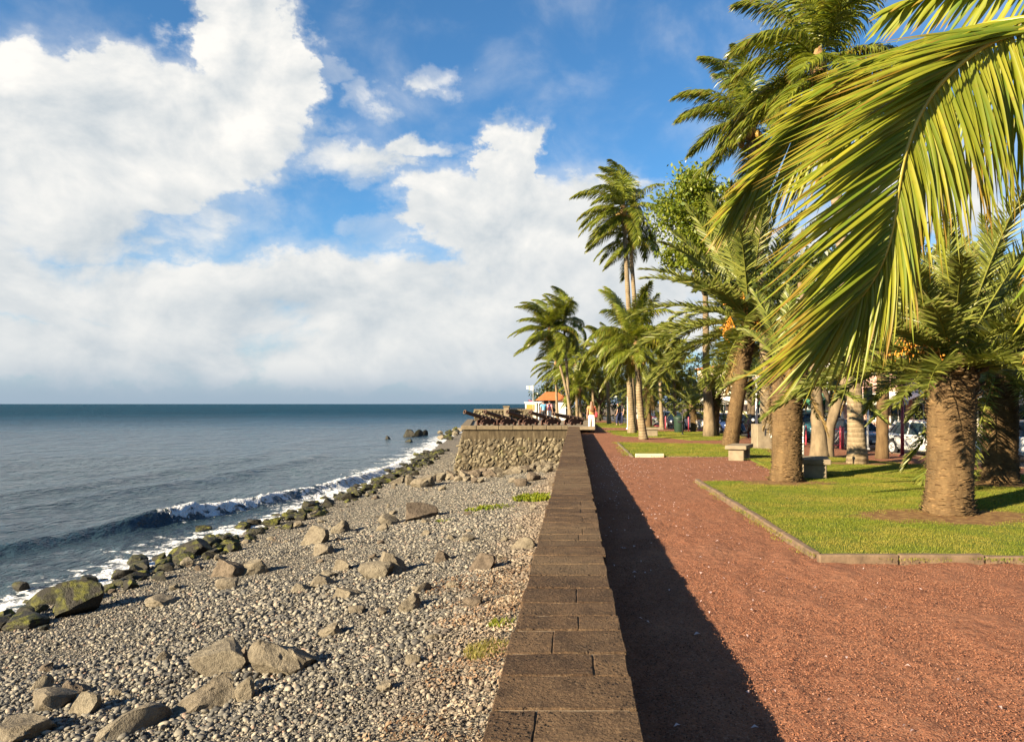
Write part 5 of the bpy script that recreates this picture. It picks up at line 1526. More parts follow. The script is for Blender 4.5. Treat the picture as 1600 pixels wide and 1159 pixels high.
# dark trees in the back on the land side
far = [((9.5, 62), 4.8, 2.6, 'dark tree beyond the road left of the white car'), ((12.0, 50), 5.0, 2.6, 'dark leafy tree behind the parked white car'), ((17.5, 36), 5.2, 2.8, 'dark tree over the parked cars at right'),
       ((15.2, 44), 5.4, 2.6, 'dark round tree behind the forked trunk'), ((20.5, 31), 5.0, 2.8, 'dark tree at the right edge behind the cars'), ((5.6, 72), 4.8, 2.6, 'dark tree far behind the slim palms'), ((2.4, 74), 4.6, 2.8, 'dense dark tree behind the woman on the path'), ((-.6, 78), 4.2, 2.4, 'dark bushy tree behind the windblown palms'), ((13.2, 56), 8.0, 3.0, 'tall dark tree behind the leaning date palm')]
for i, ((x, y), h, R, lb) in enumerate(far):
    z = -.62 if x > road_x(y) + 12 else (gz(x, y) if y < 100 else -.6)
    broad_tree((x, y, z), [[(0, 0, -.1), (.1, 0, h * .4), (0, .1, h * .8)], [(.05, 0, h * .35), (R * .5, 0, h * .75)], [(.05, 0, h * .4), (-R * .5, 0, h * .8)]], .2, clumps((0, 0, h * .86), (R, R, h * .42), 34, .8, 60 + i), lb, 'dark_leaf' if i % 3 else 'hedge_leaf', 'dark_bark', 150, .13, 70 + i, group='dark trees along the road')
for i in range(9):
    x = -3.5 + i * 2.3 + (i % 3) * .4; y = 92 + (i * 37 % 9); h = 4.2 + (i * 53 % 17) / 9
    broad_tree((x, y, -.6), [[(0, 0, -.1), (.1, 0, h * .4), (0, .1, h * .8)], [(.05, 0, h * .35), (1.0, 0, h * .75)]], .18, clumps((0, 0, h * .6), (1.7, 1.5, h * .55), 30, .85, 160 + i), 'tree number %s from the sea in the far dark row closing the promenade' % ('one two three four five six seven eight nine'.split()[i]), 'dark_leaf', 'dark_bark', 120, .15, 170 + i, group='far tree row')
def hedge(x0, y0, x1, y1, w, h, z, label, seed, mk='hedge_leaf'):
    e = empty('hedge', ((x0 + x1) / 2, (y0 + y1) / 2, z), 0, label, 'hedge', 'hedges')
    rng = random.Random(seed); L = math.hypot(x1 - x0, y1 - y0); cl = []
    for k in range(int(L * 4)):
        s = rng.random(); cl.append(((x0 - x1) / 2 + (x1 - x0) * s + rng.uniform(-w, w) / 2, (y0 - y1) / 2 + (y1 - y0) * s, rng.uniform(.1, 1) * h, .35 * rng.uniform(.7, 1.2)))
    ob('foliage', leaf_cloud(seed, cl, 480, .055), M[mk], e)
    mb = MB()
    for k in range(int(L * 1.5)):
        s = (k + .5) / int(L * 1.5 + 1e-6); q = Vector(((x0 - x1) / 2 + (x1 - x0) * s, (y0 - y1) / 2 + (y1 - y0) * s, 0)); mb.tube([q + Vector((0, 0, -.05)), q + Vector((.03, 0, h * .8))], .018, 5)
    o = mb.build('stems', M['dark_bark'], e); tag(o, kind='stuff')
# ------------------------------------------------------------------ benches, block, bin, posts
def stone_bench(loc, rz, label, L=1.5, w=.42, h=.43, two=True):
    e = empty('stone_bench', loc, rz, label, 'bench', 'stone benches')
    MB().box((0, 0, h - .05), (L, w, .11), None, .015).build('seat_slab', M['concrete'], e)
    for s in ((-1, 1) if two else (0,)): MB().box((s * L * .33, 0, (h - .1) / 2 - .02), (.28 if two else L * .5, w * .72, h - .06), None, .015).build('pedestal', M['concrete'], e)
    return e
b1 = P(1272, 748); stone_bench(Vector((b1.x, b1.y, .05)), math.radians(75), 'grey stone bench right behind the corner date palm', 1.1, .62, .40)
b2 = P(1163, 719); stone_bench(Vector((b2.x - .05, b2.y + .4, .0)), math.radians(68), 'pale stone bench at the edge of the second lawn', 1.3, .6, .42)
b3 = P(1018, 682); stone_bench(Vector((b3.x, b3.y, .02)), 0, 'far stone bench in front of a thin palm trunk', 1.15, .42, .42, False)
bb = P(1187, 699)
e = empty('stone_block', (bb.x - .05, bb.y - .6, 0), .1, 'square concrete block with dark and white painted marks on its face', 'stone block')
MB().box((0, 0, .02), (.78, .78, .08), None, .01).build('plinth', M['concrete'], e)
MB().box((0, 0, .46), (.62, .66, .84), None, .02).build('block', M['concrete'], e)
mk_ = MB()
for x, z, w_, h_ in ((-.02, .60, .05, .26), (.05, .70, .13, .05), (.04, .60, .09, .045)): mk_.box((x, -.335, z), (w_, .006, h_))
mk_.build('painted_mark', M['shade_dark'], e)
mk2 = MB()
for x, z, w_, h_ in ((.17, .54, .07, .04), (.14, .48, .035, .12), (.17, .42, .08, .035), (.20, .48, .03, .09), (.16, .64, .05, .035)): mk2.box((x, -.3355, z), (w_, .006, h_))
mk2.build('painted_mark', M['white_paint'], e)
def pole(px, py_foot, D, top_py, r, m, label, cat='pole', head=None, name='street_pole'):
    x = (px - VX) * D / F; z = gz(x, D)
    e = empty(name, (x, D, z), 0, label, cat)
    h = PD(px, top_py, D).z - z
    MB().tube([(0, 0, -.05), (0, 0, h * .5), (0, 0, h)], [r * 1.15, r, r * .9], 10).build('post', M[m], e, True)
    MB().lathe([(r * 2.2, 0.0), (r * 2.2, .05), (r * 1.4, .09)], 12).build('base', M[m], e)
    if head: head(e, h)
    return e
def lamp_head(e, h):
    MB().lathe([(.05, 0), (.14, .06), (.16, .22), (.10, .34), (.03, .38)], 14, (0, 0, h)).build('lantern', M['white_paint'], e, True)
    MB().lathe([(.19, .36), (.08, .46), (.02, .5)], 14, (0, 0, h)).build('lantern_cap', M['dark_metal'], e, True)
pole(1182, 0, 29.5, 596, .05, 'white_paint', 'slim white lamp post rising behind the concrete block', 'lamp post', lamp_head, 'lamp_post')
def red_top(e, h): MB().box((0, 0, h + .12), (.22, .06, .30), None, .01).build('sign', M['pink_metal'], e)
pole(1410, 0, 25.5, 618, .055, 'red_metal', 'dark red post with a bright red sign before the white car', 'sign post', red_top, 'sign_post')
def none(e, h): MB().sphere((0, 0, h), .05, 1).build('cap', M['dark_metal'], e)
pole(1255, 0, 17.5, 662, .022, 'grey_metal', 'thin grey metal post just right of the corner date palm', 'post', none, 'thin_post')
pole(1377, 0, 24.5, 560, .05, 'dark_metal', 'thin dark pole left of the white hatchback', 'pole', none, 'street_pole')
def box_head(e, h): MB().box((0, 0, h - .25), (.32, .28, .6), None, .02).build('signal_box', M['dark_metal'], e); MB().box((0, -.16, h - .25), (.2, .03, .45)).build('signal_face', M['shade_dark'], e)
pole(1356, 0, 33, 607, .045, 'white_paint', 'white pole with a black signal box behind the tall palm trunk', 'traffic signal', box_head, 'traffic_signal')
pole(981, 0, 47, 560, .05, 'white_paint', 'thin white pole beside the far slim palm trunks', 'pole', none, 'street_pole')
pole(1066.5, 0, 38, 640, .03, 'dark_metal', 'thin dark post beside the green bin', 'post', none, 'thin_post')
# bin
p_ = P(1061, 676); e = empty('litter_bin', (p_.x, p_.y, 0), 0, 'dark green litter bin near the third lawn', 'bin')
MB().lathe([(.22, .0), (.26, .06), (.30, .75), (.31, .78)], 16).build('body', M['bin_green'], e, True)
MB().lathe([(.33, .78), (.33, .84), (.2, .93), (.05, .96)], 16).build('lid', M['bin_green'], e, True)
MB().box((0, -.28, .62), (.22, .06, .10)).build('opening', M['shade_dark'], e)
def barrier(x, y, rz, L, label, posts=2, rail=True):
    z = gz(x, y)
    e = empty('street_barrier', (x, y, z), rz, label, 'barrier', 'pink metal barriers along the kerb')
    for k in range(posts):
        q = -L / 2 + L * k / max(1, posts - 1)
        MB().tube([(q, 0, -.05), (q, 0, .92), (q, 0, .98)], [.045, .045, .02], 10).build('post', M['pink_metal'], e, True)
    if rail:
        for h in (.84, .16): MB().tube([(-L / 2, 0, h), (L / 2, 0, h)], .022, 8).build('rail', M['pink_metal'], e, True)
        for s in (-1, 1): MB().tube([(-L / 2 * s, 0, .16), (L / 2 * s, 0, .84)], .012, 6).build('cross_bar', M['grey_metal'], e, True)
    return e
def kx(D, de=-2.3): return float(road_x(D)) + de
RZ = math.atan2(1, -.16) - math.pi / 2      # turn of the road line
brs = [(1302, 31.5, 0.15, .65, 2, True, 'pink barrier with crossed bars between the forked tree and the tall palm'), (1319, 30.8, 0, .1, 1, False, 'single pink bollard right of the crossed barrier'), (1346, 29, 0, .1, 1, False, 'single pink bollard behind the tall palm trunk'),
       (1261, 37, 0, .1, 1, False, 'pink bollard left of the forked tree'), (1090, 47, .2, .85, 2, True, 'pink barrier before the front of the white car'), (1077, 49, 0, .1, 1, False, 'pink bollard left of the white car barrier'), (1027, 57, .2, .95, 2, True, 'far pink barrier before the second white car'), (1036, 57, 0, .1, 1, False, 'pink bollard right of the far barrier'), (1041, 56, 0, .1, 1, False, 'rightmost pink bollard of the far row'), (1015, 58, 0, .1, 1, False, 'pink bollard left of the far barrier'), (1156, 40, 0, .1, 1, False, 'pink bollard behind the leaning date palm'), (1171, 38, 0, .1, 1, False, 'pink bollard by the concrete block'), (1008, 60, 0, .1, 1, False, 'farthest pink bollard near the street people')]
for px, D, rz, L, n, rail, lb in brs: barrier((px - VX) * D / F, D, rz, L, lb, n, rail)
# a bicycle leaning at the crossed barrier
def bicycle(loc, rz, label):
    e = empty('bicycle', loc, rz, label, 'bicycle')
    for x in (-.5, .5):
        pts = [(x + .32 * math.cos(a), 0, .33 + .32 * math.sin(a)) for a in np.linspace(0, 2 * math.pi, 21)]
        w = MB().tube(pts, .018, 6, False).build('wheel', M['tyre'], e, True)
        mb = MB()
        for a in np.linspace(0, math.pi, 6, endpoint=False): mb.tube([(x + .3 * math.cos(a), 0, .33 + .3 * math.sin(a)), (x - .3 * math.cos(a), 0, .33 - .3 * math.sin(a))], .004, 4)
        mb.build('spokes', M['grey_metal'], w)
    fr = MB(); A, B, C, Dd, E_ = (-.5, 0, .33), (-.05, 0, .30), (-.18, 0, .78), (.33, 0, .80), (.5, 0, .33)
    for a, b in ((A, B), (A, C), (B, C), (C, Dd), (B, Dd), (Dd, E_)): fr.tube([a, b], .016, 6)
    fr.build('frame', M['grey_metal'], e, True)
    MB().box((-.2, 0, .86), (.24, .12, .05), None, .015).build('saddle', M['shade_dark'], e)
    MB().tube([(.36, -.25, 1.0), (.32, 0, .98), (.36, .25, 1.0)], .014, 6).build('handlebar', M['dark_metal'], e, True)
x_ = (1306 - VX) * 32.2 / F; bicycle((x_, 32.2, gz(x_, 32.2)), .15, 'bicycle leaning behind the crossed pink barrier')

# ------------------------------------------------------------------ cars
def loft(stations, n=20):
    """stations: (x, half width, z0, z1, roundness) -> closed loft along x"""
    V = []; Fs = []
    for x, hw, z0, z1, k in stations:
        zc, hz = (z0 + z1) / 2, (z1 - z0) / 2
        for j in range(n):
            a = 2 * math.pi * (j + .5) / n; c, s = math.cos(a), math.sin(a)
            V.append((x, hw * math.copysign(abs(c) ** k, c), zc + hz * math.copysign(abs(s) ** k, s)))
    m = len(stations)
    for i in range(m - 1):
        for j in range(n): Fs.append((i * n + j, i * n + (j + 1) % n, (i + 1) * n + (j + 1) % n, (i + 1) * n + j))
    Fs.append(tuple(range(n))[::-1]); Fs.append(tuple((m - 1) * n + j for j in range(n)))
    mb = MB(); mb.add(V, Fs); return mb
def car(loc, heading, paint, label, Lg=4.1, H=1.48, group='cars along the road'):
    """front towards local +x"""
    e = empty('car', loc, heading, label, 'car', group)
    s = Lg / 4.1; W = .87; h = H / 1.48
    body = loft([(-2.03 * s, .62, .36, .80 * h, .5), (-1.98 * s, .76, .27, .93 * h, .42), (-1.7 * s, .85, .21, .98 * h, .36), (-.9 * s, W, .19, .96 * h, .34), (.3 * s, W, .19, .95 * h, .34), (.95 * s, W, .19, .93 * h, .36), (1.45 * s, .85, .20, .85 * h, .38), (1.85 * s, .78, .24, .76 * h, .42), (2.02 * s, .66, .30, .66 * h, .5), (2.06 * s, .55, .36, .58 * h, .55)])
    auto_smooth(body.build('body', M[paint], e, True), 50)
    # cabin: roof panel with glass below it
    cab = MB()
    zb, zt = .90 * h, 1.48 * h
    low = [(-1.82 * s, .74), (-1.0 * s, .80), (.2 * s, .80), (1.12 * s, .74)]; top = [(-1.45 * s, .58), (-.8 * s, .62), (-.1 * s, .62), (.35 * s, .58)]
    V = [(x, -w, zb) for x, w in low] + [(x, w, zb) for x, w in low] + [(x, -w, zt - .06) for x, w in top] + [(x, w, zt - .06) for x, w in top]
    Fs = []
    for i in range(3): Fs += [(i, i + 1, 9 + i, 8 + i), (5 + i, 4 + i, 12 + i, 13 + i), (8 + i, 9 + i, 13 + i, 12 + i)]
    Fs += [(4, 0, 8, 12), (3, 7, 15, 11)]
    cab.add(V, Fs); auto_smooth(cab.build('cabin_glass', M['glass'], e), 30)
    rf = loft([(-1.58 * s, .50, zt - .09, zt - .03, .5), (-1.3 * s, .60, zt - .10, zt + .0, .4), (-.7 * s, .64, zt - .10, zt + .03, .4), (0, .64, zt - .10, zt + .02, .4), (.40 * s, .59, zt - .11, zt - .03, .45)], 16)
    auto_smooth(rf.build('roof', M[paint], e, True), 50)
    for sd in (-1, 1):
        for (x0, w0), (x1, w1), r in (((low[3][0], low[3][1] + .012), (top[3][0], top[3][1] + .012), .035), ((-.35 * s, .815), (-.40 * s, .635), .030), ((low[0][0], low[0][1] + .012), (top[0][0], top[0][1] + .012), .06)):
            MB().tube([(x0, sd * w0, zb - .02), (x1, sd * w1, zt - .05)], r, 6).build('pillar', M[paint], e, True)
        d_ = MB()
        for xa, xb in ((-1.15 * s, -.40 * s), (-.36 * s, .62 * s)): d_.box(((xa + xb) / 2, sd * (W - .002), .60 * h), (xb - xa, .03, .52 * h), None, .012)
        dd = d_.build('door', M[paint], e)
        MB().box((-.25 * s, sd * (W + .022), .80 * h), (.18, .025, .03)).build('door_handle', M['dark_metal'], dd); MB().box((-1.02 * s, sd * (W + .022), .80 * h), (.16, .025, .03)).build('door_handle', M['dark_metal'], dd)
        MB().sphere((.72 * s, sd * .97, .97 * h), .10, 2, (.9, .75, .7)).build('wing_mirror', M[paint], e, True)
        MB().sphere((1.86 * s, sd * .60, .64 * h), .16, 2, (.75, .95, .45)).build('headlight', M['lamp_glass'], e, True)
        MB().sphere((-1.93 * s, sd * .66, .80 * h), .13, 2, (.5, .7, 1.0)).build('tail_light', M['lamp_red'], e, True)
        for x in (-1.25 * s, 1.28 * s):
            MB().lathe([(.375, 0), (.375, .02)], 22, (x, sd * (W + .002) - .01, .34), 'Y').build('wheel_arch', M['shade_dark'], e)
            wl = MB().lathe([(.22, -.11), (.29, -.115), (.315, -.09), (.315, .09), (.29, .115), (.22, .11)], 22, (x, sd * (W - .06), .315), 'Y').build('wheel', M['tyre'], e, True)
            MB().lathe([(.205, -.118), (.215, -.10), (.215, .10), (.205, .118)], 18, (x, sd * (W - .06), .315), 'Y').build('rim', M['rim'], wl)
            sp = MB()
            for k in range(5):
                a = k * 1.2566; sp.box((x + .1 * math.cos(a), sd * (W + .062), .315 + .1 * math.sin(a)), (.15, .008, .03), Matrix.Rotation(-a, 3, 'Y'))
            sp.build('spokes', M['dark_metal'], wl)
    MB().box((2.02 * s, 0, .40 * h), (.08, 1.0, .17), None, .02).build('grille', M['shade_dark'], e)
    MB().box((2.07 * s, 0, .42 * h), (.03, .46, .10), None, .005).build('number_plate', M['plate'], e)
    MB().box((-2.03 * s, 0, .62 * h), (.03, .46, .10), None, .005).build('number_plate', M['plate'], e)
    return e
HD = math.atan2(-.987, .158)     # heading towards the camera along the road
def put_car(D, de, paint, label, Lg=4.1, H=1.48, flip=False):
    x = float(road_x(D)) + de; car((x, D, -.558), HD + (math.pi if flip else 0), paint, label, Lg, H)
put_car(30.6, -.35, 'car_white', 'white hatchback beside the thick trunk on the near lawn', 4.3, 1.46)
put_car(26.6, 1.7, 'car_white', 'white car at the right edge behind the shaded date palm', 4.4, 1.55)
put_car(36.6, -.35, 'car_grey', 'grey car with bright headlights left of the white hatchback', 4.2, 1.42)
put_car(42.0, -.2, 'car_teal', 'dark teal van behind the crossed pink barrier', 4.6, 1.85)
put_car(48.6, -.2, 'car_black', 'black car behind the corner date palm', 4.2, 1.48)
put_car(54.5, -.2, 'car_blue', 'dark blue car behind the leaning date palm', 4.2, 1.48)
put_car(61.0, .1, 'car_white', 'white car seen head on beyond the third lawn', 4.1, 1.46)
put_car(67.5, -.3, 'car_black', 'black car left of the head on white car', 4.1, 1.46)
put_car(74.5, .4, 'car_white', 'far white car behind the slim palm trunks', 4.1, 1.46)
put_car(83, 1.2, 'car_grey', 'grey car farthest along the road', 4.1, 1.46)
# dark motor scooter seen between trunks
def scooter(loc, rz, label):
    e = empty('scooter', loc, rz, label, 'scooter')
    for x in (-.6, .6):
        w = MB().lathe([(.2, -.05), (.26, -.05), (.27, 0), (.26, .05), (.2, .05)], 18, (x, 0, .27), 'Y').build('wheel', M['tyre'], e, True)
        MB().lathe([(.18, -.055), (.18, .055)], 14, (x, 0, .27), 'Y').build('rim', M['rim'], w)
    auto_smooth(loft([(-.85, .08, .5, .72, .6), (-.6, .17, .38, .80, .5), (-.2, .18, .28, .78, .5), (.05, .15, .26, .36, .5), (.35, .17, .28, .42, .5), (.48, .2, .4, .95, .5), (.58, .1, .6, 1.0, .6)], 14).build('body', M['car_black'], e, True), 50)
    MB().box((-.4, 0, .83), (.6, .26, .1), None, .04).build('seat', M['shade_dark'], e)
    MB().tube([(.42, -.32, 1.05), (.5, 0, 1.0), (.42, .32, 1.05)], .02, 8).build('handlebar', M['dark_metal'], e, True)
    MB().sphere((.62, 0, .92), .09, 2).build('headlight', M['lamp_glass'], e, True)
x_ = (1163 - VX) * 37.5 / F; scooter((x_, 37.5, gz(x_, 37.5)), HD + .4, 'black scooter parked behind the leaning date palm')

# ------------------------------------------------------------------ buildings over the road
def building(D0, D1, storeys, wall, label, awn='awning', seed=0, depth=9.0, de=12.6, h1=3.3, h2=3.0):
    rng = random.Random(seed)
    y0, y1 = D0, D1; a = Vector((float(road_x(y0)) + de, y0, -.42)); b = Vector((float(road_x(y1)) + de, y1, -.42))
    dv = b - a; L = dv.length; ang = math.atan2(dv.y, dv.x)
    e = empty('building', a, ang, label, 'building', 'buildings across the road')
    Ht = h1 + h2 * (storeys - 1) + .3
    # local x along the street, local -y (right of heading) is depth, front face at y = 0 looking to +y
    ops = []
    n = max(2, int(L / 2.6)); pw = L / n
    for st in range(storeys):
        z0 = 0 if st == 0 else h1 + h2 * (st - 1)
        for k in range(n):
            x = pw * (k + .5)
            if st == 0: ops.append((x - pw * .36, x + pw * .36, .15 if k % 3 == 1 else .7, 2.45))
            else: ops.append((x - .55, x + .55, z0 + .9, z0 + 2.2))
    # wall built as piers and bands round the openings
    mb = MB(); T = .25
    rows = {}
    for o in ops: rows.setdefault((round(o[3], 2)), []).append(o)
    zc = 0
    levels = sorted(rows)
    for zt in levels:
        r = sorted(rows[zt]); zb = min(o[2] for o in r)
        if zb > zc: mb.box((L / 2, -T / 2, (zc + zb) / 2), (L, T, zb - zc))
        xs = 0
        for o in r:
            mb.box(((xs + o[0]) / 2, -T / 2, (zb + zt) / 2), (o[0] - xs, T, zt - zb)); xs = o[1]
            if o[2] > zb + .01: mb.box(((o[0] + o[1]) / 2, -T / 2 - .002, (zb + o[2]) / 2), (o[1] - o[0], T - .004, o[2] - zb))
        mb.box(((xs + L) / 2, -T / 2, (zb + zt) / 2), (L - xs, T, zt - zb)); zc = zt
    mb.box((L / 2, -T / 2, (zc + Ht) / 2), (L, T, Ht - zc))
    mb.box((.125, -depth / 2 - .13, Ht / 2), (.25, depth - .26, Ht)); mb.box((L - .125, -depth / 2 - .13, Ht / 2), (.25, depth - .26, Ht)); mb.box((L / 2, -depth - .002, Ht / 2), (L, .25, Ht))
    mb.build('wall', M[wall], e)
    MB().box((L / 2, -depth / 2, Ht + .1), (L + .5, depth + .6, .2), None, .03).build('roof', M['roof_orange' if seed % 2 else 'concrete'], e)
    for o in ops:
        x0, x1, z0, z1 = o
        w = MB().box(((x0 + x1) / 2, -.17, (z0 + z1) / 2), (x1 - x0, .03, z1 - z0)).build('window' if z0 > .3 else 'door', M['glass'], e)
        f = MB()
        for xx in (x0 + .03, (x0 + x1) / 2, x1 - .03): f.box((xx, -.13, (z0 + z1) / 2), (.05, .05, z1 - z0))
        for zz in (z0 + .03, z1 - .03): f.box(((x0 + x1) / 2, -.125, zz), (x1 - x0 - .06, .045, .05))
        f.build('frame', M['white_paint'], w)
    if awn:
        for k in range(max(1, n // 2)):
            x = L * (k + .5) / max(1, n // 2); w_ = L / max(1, n // 2) * .86; m = MB(); z = 2.95
            V = [(x - w_ / 2, .02, z), (x + w_ / 2, .02, z), (x + w_ / 2, 1.7, z - .65), (x - w_ / 2, 1.7, z - .65), (x + w_ / 2, 1.7, z - .95), (x - w_ / 2, 1.7, z - .95)]
            V2 = [(a_, b_, c_ - .03) for a_, b_, c_ in V]
            m.add(V + V2, [(0, 1, 2, 3), (3, 2, 4, 5), (7, 6, 9, 8), (9, 8, 10, 11)[::-1], (0, 3, 9, 6), (1, 7, 8, 2), (3, 5, 11, 9), (2, 8, 10, 4), (5, 4, 10, 11), (0, 6, 7, 1)])
            m.build('awning', M[awn], e)
    return e
building(24, 37, 2, 'cream', 'cream shop building across the road at the right edge', 'awning_red', 1)
building(37.3, 50, 2, 'cream', 'shop building with white awnings across the road', 'awning', 2)
building(50.3, 62, 3, 'pinkwall', 'pink three storey building across the road', 'awning', 3)
building(62.3, 78, 2, 'white_paint', 'white shop building farther along the road', 'green_awning', 4)
building(78.3, 100, 2, 'cream', 'farthest cream building along the road', 'awning', 5)
# round shop sign seen between the trunks: white board carrying dark round letters
def shop_sign():
    D = 44.0; p = PD(1331, 611, D)
    x = float(road_x(D)) + 12.6 - .12; e = empty('shop_sign', (x - .10, D - .6, p.z), math.atan2(.987, -.158), 'white shop sign with a dark round letter above the white awning', 'sign')
    MB().box((0, 0.03, 0), (1.7, .06, .62), None, .01).build('board', M['white_paint'], e)
    lt = MB()
    pts = [(.16 * math.cos(a), .0, .2 * math.sin(a)) for a in np.linspace(0, 2 * math.pi, 17)]
    lt.tube([(q[0], .075, q[2]) for q in pts], .035, 6, False)
    lt.build('letter', M['shade_dark'], e)
shop_sign()
for i, (D0, D1, lb) in enumerate(((33, 43, 'yellow green hedge behind the dark teal van'), (45, 53, 'hedge behind the black car across the road'), (22, 31, 'hedge at the right edge across the road'), (56, 68, 'far hedge across the road beyond the white cars'))):
    hedge(float(road_x(D0)) + 8.4, D0, float(road_x(D1)) + 8.4, D1, .8, 1.5, -.42, lb, 200 + i)
# planting bed edge and low dark shrubs behind the woman
hedge(1.6, 64, 7.5, 64, 1.2, .8, -.02, 'low green planting across the promenade behind the woman', 230)
hedge(-.2, 60, 1.4, 61, 1.0, 1.3, -.02, 'leafy shrubs left of the woman behind the cannons', 231, 'dark_leaf')

# ------------------------------------------------------------------ huts, flag behind the bastion
def hut():
    D = 74; x = (862 - VX) * D / F; z = -.2
    e = empty('beach_hut', (x, D, z), .1, 'small white hut with an orange roof behind the cannons', 'hut')
    mb = MB(); W_, Dp, H_ = 2.6, 2.4, 2.2
    for a, b_, c_ in (((-W_ / 2 + .05, 0, H_ / 2), (.1, Dp, H_), 0), ((W_ / 2 - .05, 0, H_ / 2), (.1, Dp, H_), 0), ((0, Dp / 2 - .05, H_ / 2), (W_ - .2, .1, H_), 0), ((0, -Dp / 2 + .05, .45), (W_ - .2, .1, .9), 0), ((.75, -Dp / 2 + .05, 1.55), (.9, .1, 1.3), 0), ((-1.05, -Dp / 2 + .05, 1.55), (.3, .1, 1.3), 0)): mb.box(a, b_)
    mb.build('wall', M['white_paint'], e)
    MB().box((-.3, -Dp / 2 + .12, 1.5), (1.18, .03, 1.15)).build('hatch_opening', M['shade_dark'], e)
    r = MB(); r.add([(-1.6, -1.5, 2.15), (1.6, -1.5, 2.15), (1.6, 1.5, 2.15), (-1.6, 1.5, 2.15), (-.6, 0, 3.0), (.6, 0, 3.0)], [(0, 1, 5, 4), (1, 2, 5), (2, 3, 4, 5), (3, 0, 4), (3, 2, 1, 0)])
    r.build('roof', M['roof_orange'], e)
    MB().box((-.3, -Dp / 2 - .1, .95), (1.3, .4, .06)).build('counter', M['concrete'], e)
    MB().box((-1.9, -.9, 2.0), (.9, 1.2, .06), Matrix.Rotation(.35, 3, 'Y')).build('shade_flap', M['cloth_red'], e)
hut()
D = 72; x = (830 - VX) * D / F
e = empty('sign_kiosk', (x, D, -.2), 0, 'white kiosk with an orange panel beside the flag pole', 'kiosk')
MB().box((0, 0, .95), (1.1, .9, 1.9), None, .02).build('body', M['white_paint'], e); MB().box((-.05, -.47, 1.45), (.78, .03, .62)).build('panel', M['orange_panel'], e); MB().box((.2, 0, 1.95), (1.7, 1.1, .1), None, .02).build('roof', M['white_paint'], e); MB().box((0, -.47, .5), (1.0, .03, .6)).build('panel', M['cream'], e)
D = 69; x = (833 - VX) * D / F
e = empty('flag_pole', (x, D, -.2), 0, 'thin pole flying a small white flag by the sea', 'flag')
hp = PD(833, 602, D).z + .2
MB().tube([(0, 0, -.05), (0, 0, hp)], [.03, .02], 8).build('pole', M['grey_metal'], e, True)
n_ = 9; V = []; Fs = []
for i in range(n_):
    u = i / (n_ - 1); wv = .06 * math.sin(u * 6)
    V += [(-.02 - .62 * u, wv, hp - .02 - .06 * u), (-.02 - .60 * u, wv + .02, hp - .48 - .02 * math.sin(u * 5) + .14 * u)]
for i in range(n_ - 1): Fs.append((2 * i, 2 * i + 1, 2 * i + 3, 2 * i + 2))
V2 = [(a, b + .006, c) for a, b, c in V]; mb = MB(); mb.add(V, Fs); mb.add(V2, [f[::-1] for f in Fs])
mb.build('flag', M['cloth_flag'], e, True)
e = empty('railing', ((806 - VX) * 58 / F, 58, -.2), 0, 'dark low railing beyond the far parapet', 'railing')
for k in range(5): MB().tube([(-.8 + .4 * k, 0, -.05), (-.8 + .4 * k, 0, 1.45)], .025, 6).build('post', M['dark_metal'], e)
for h in (1.45, 1.1): MB().tube([(-.8, 0, h), (.8, 0, h)], .03, 6).build('rail', M['dark_metal'], e)
# low wall stub closing the sea wall at the path side
e = empty('low_path_wall', (.75, 46.5, 0), 0, 'short pale kerb wall where the path meets the cannon terrace', 'wall')
MB().box((.05, -.4, .14), (.9, .3, .4), None, .02).build('wall_body', M['concrete'], e); MB().box((.05, -.4, .37), (1.0, .38, .08), None, .015).build('cap_stone', M['capstone'], e)

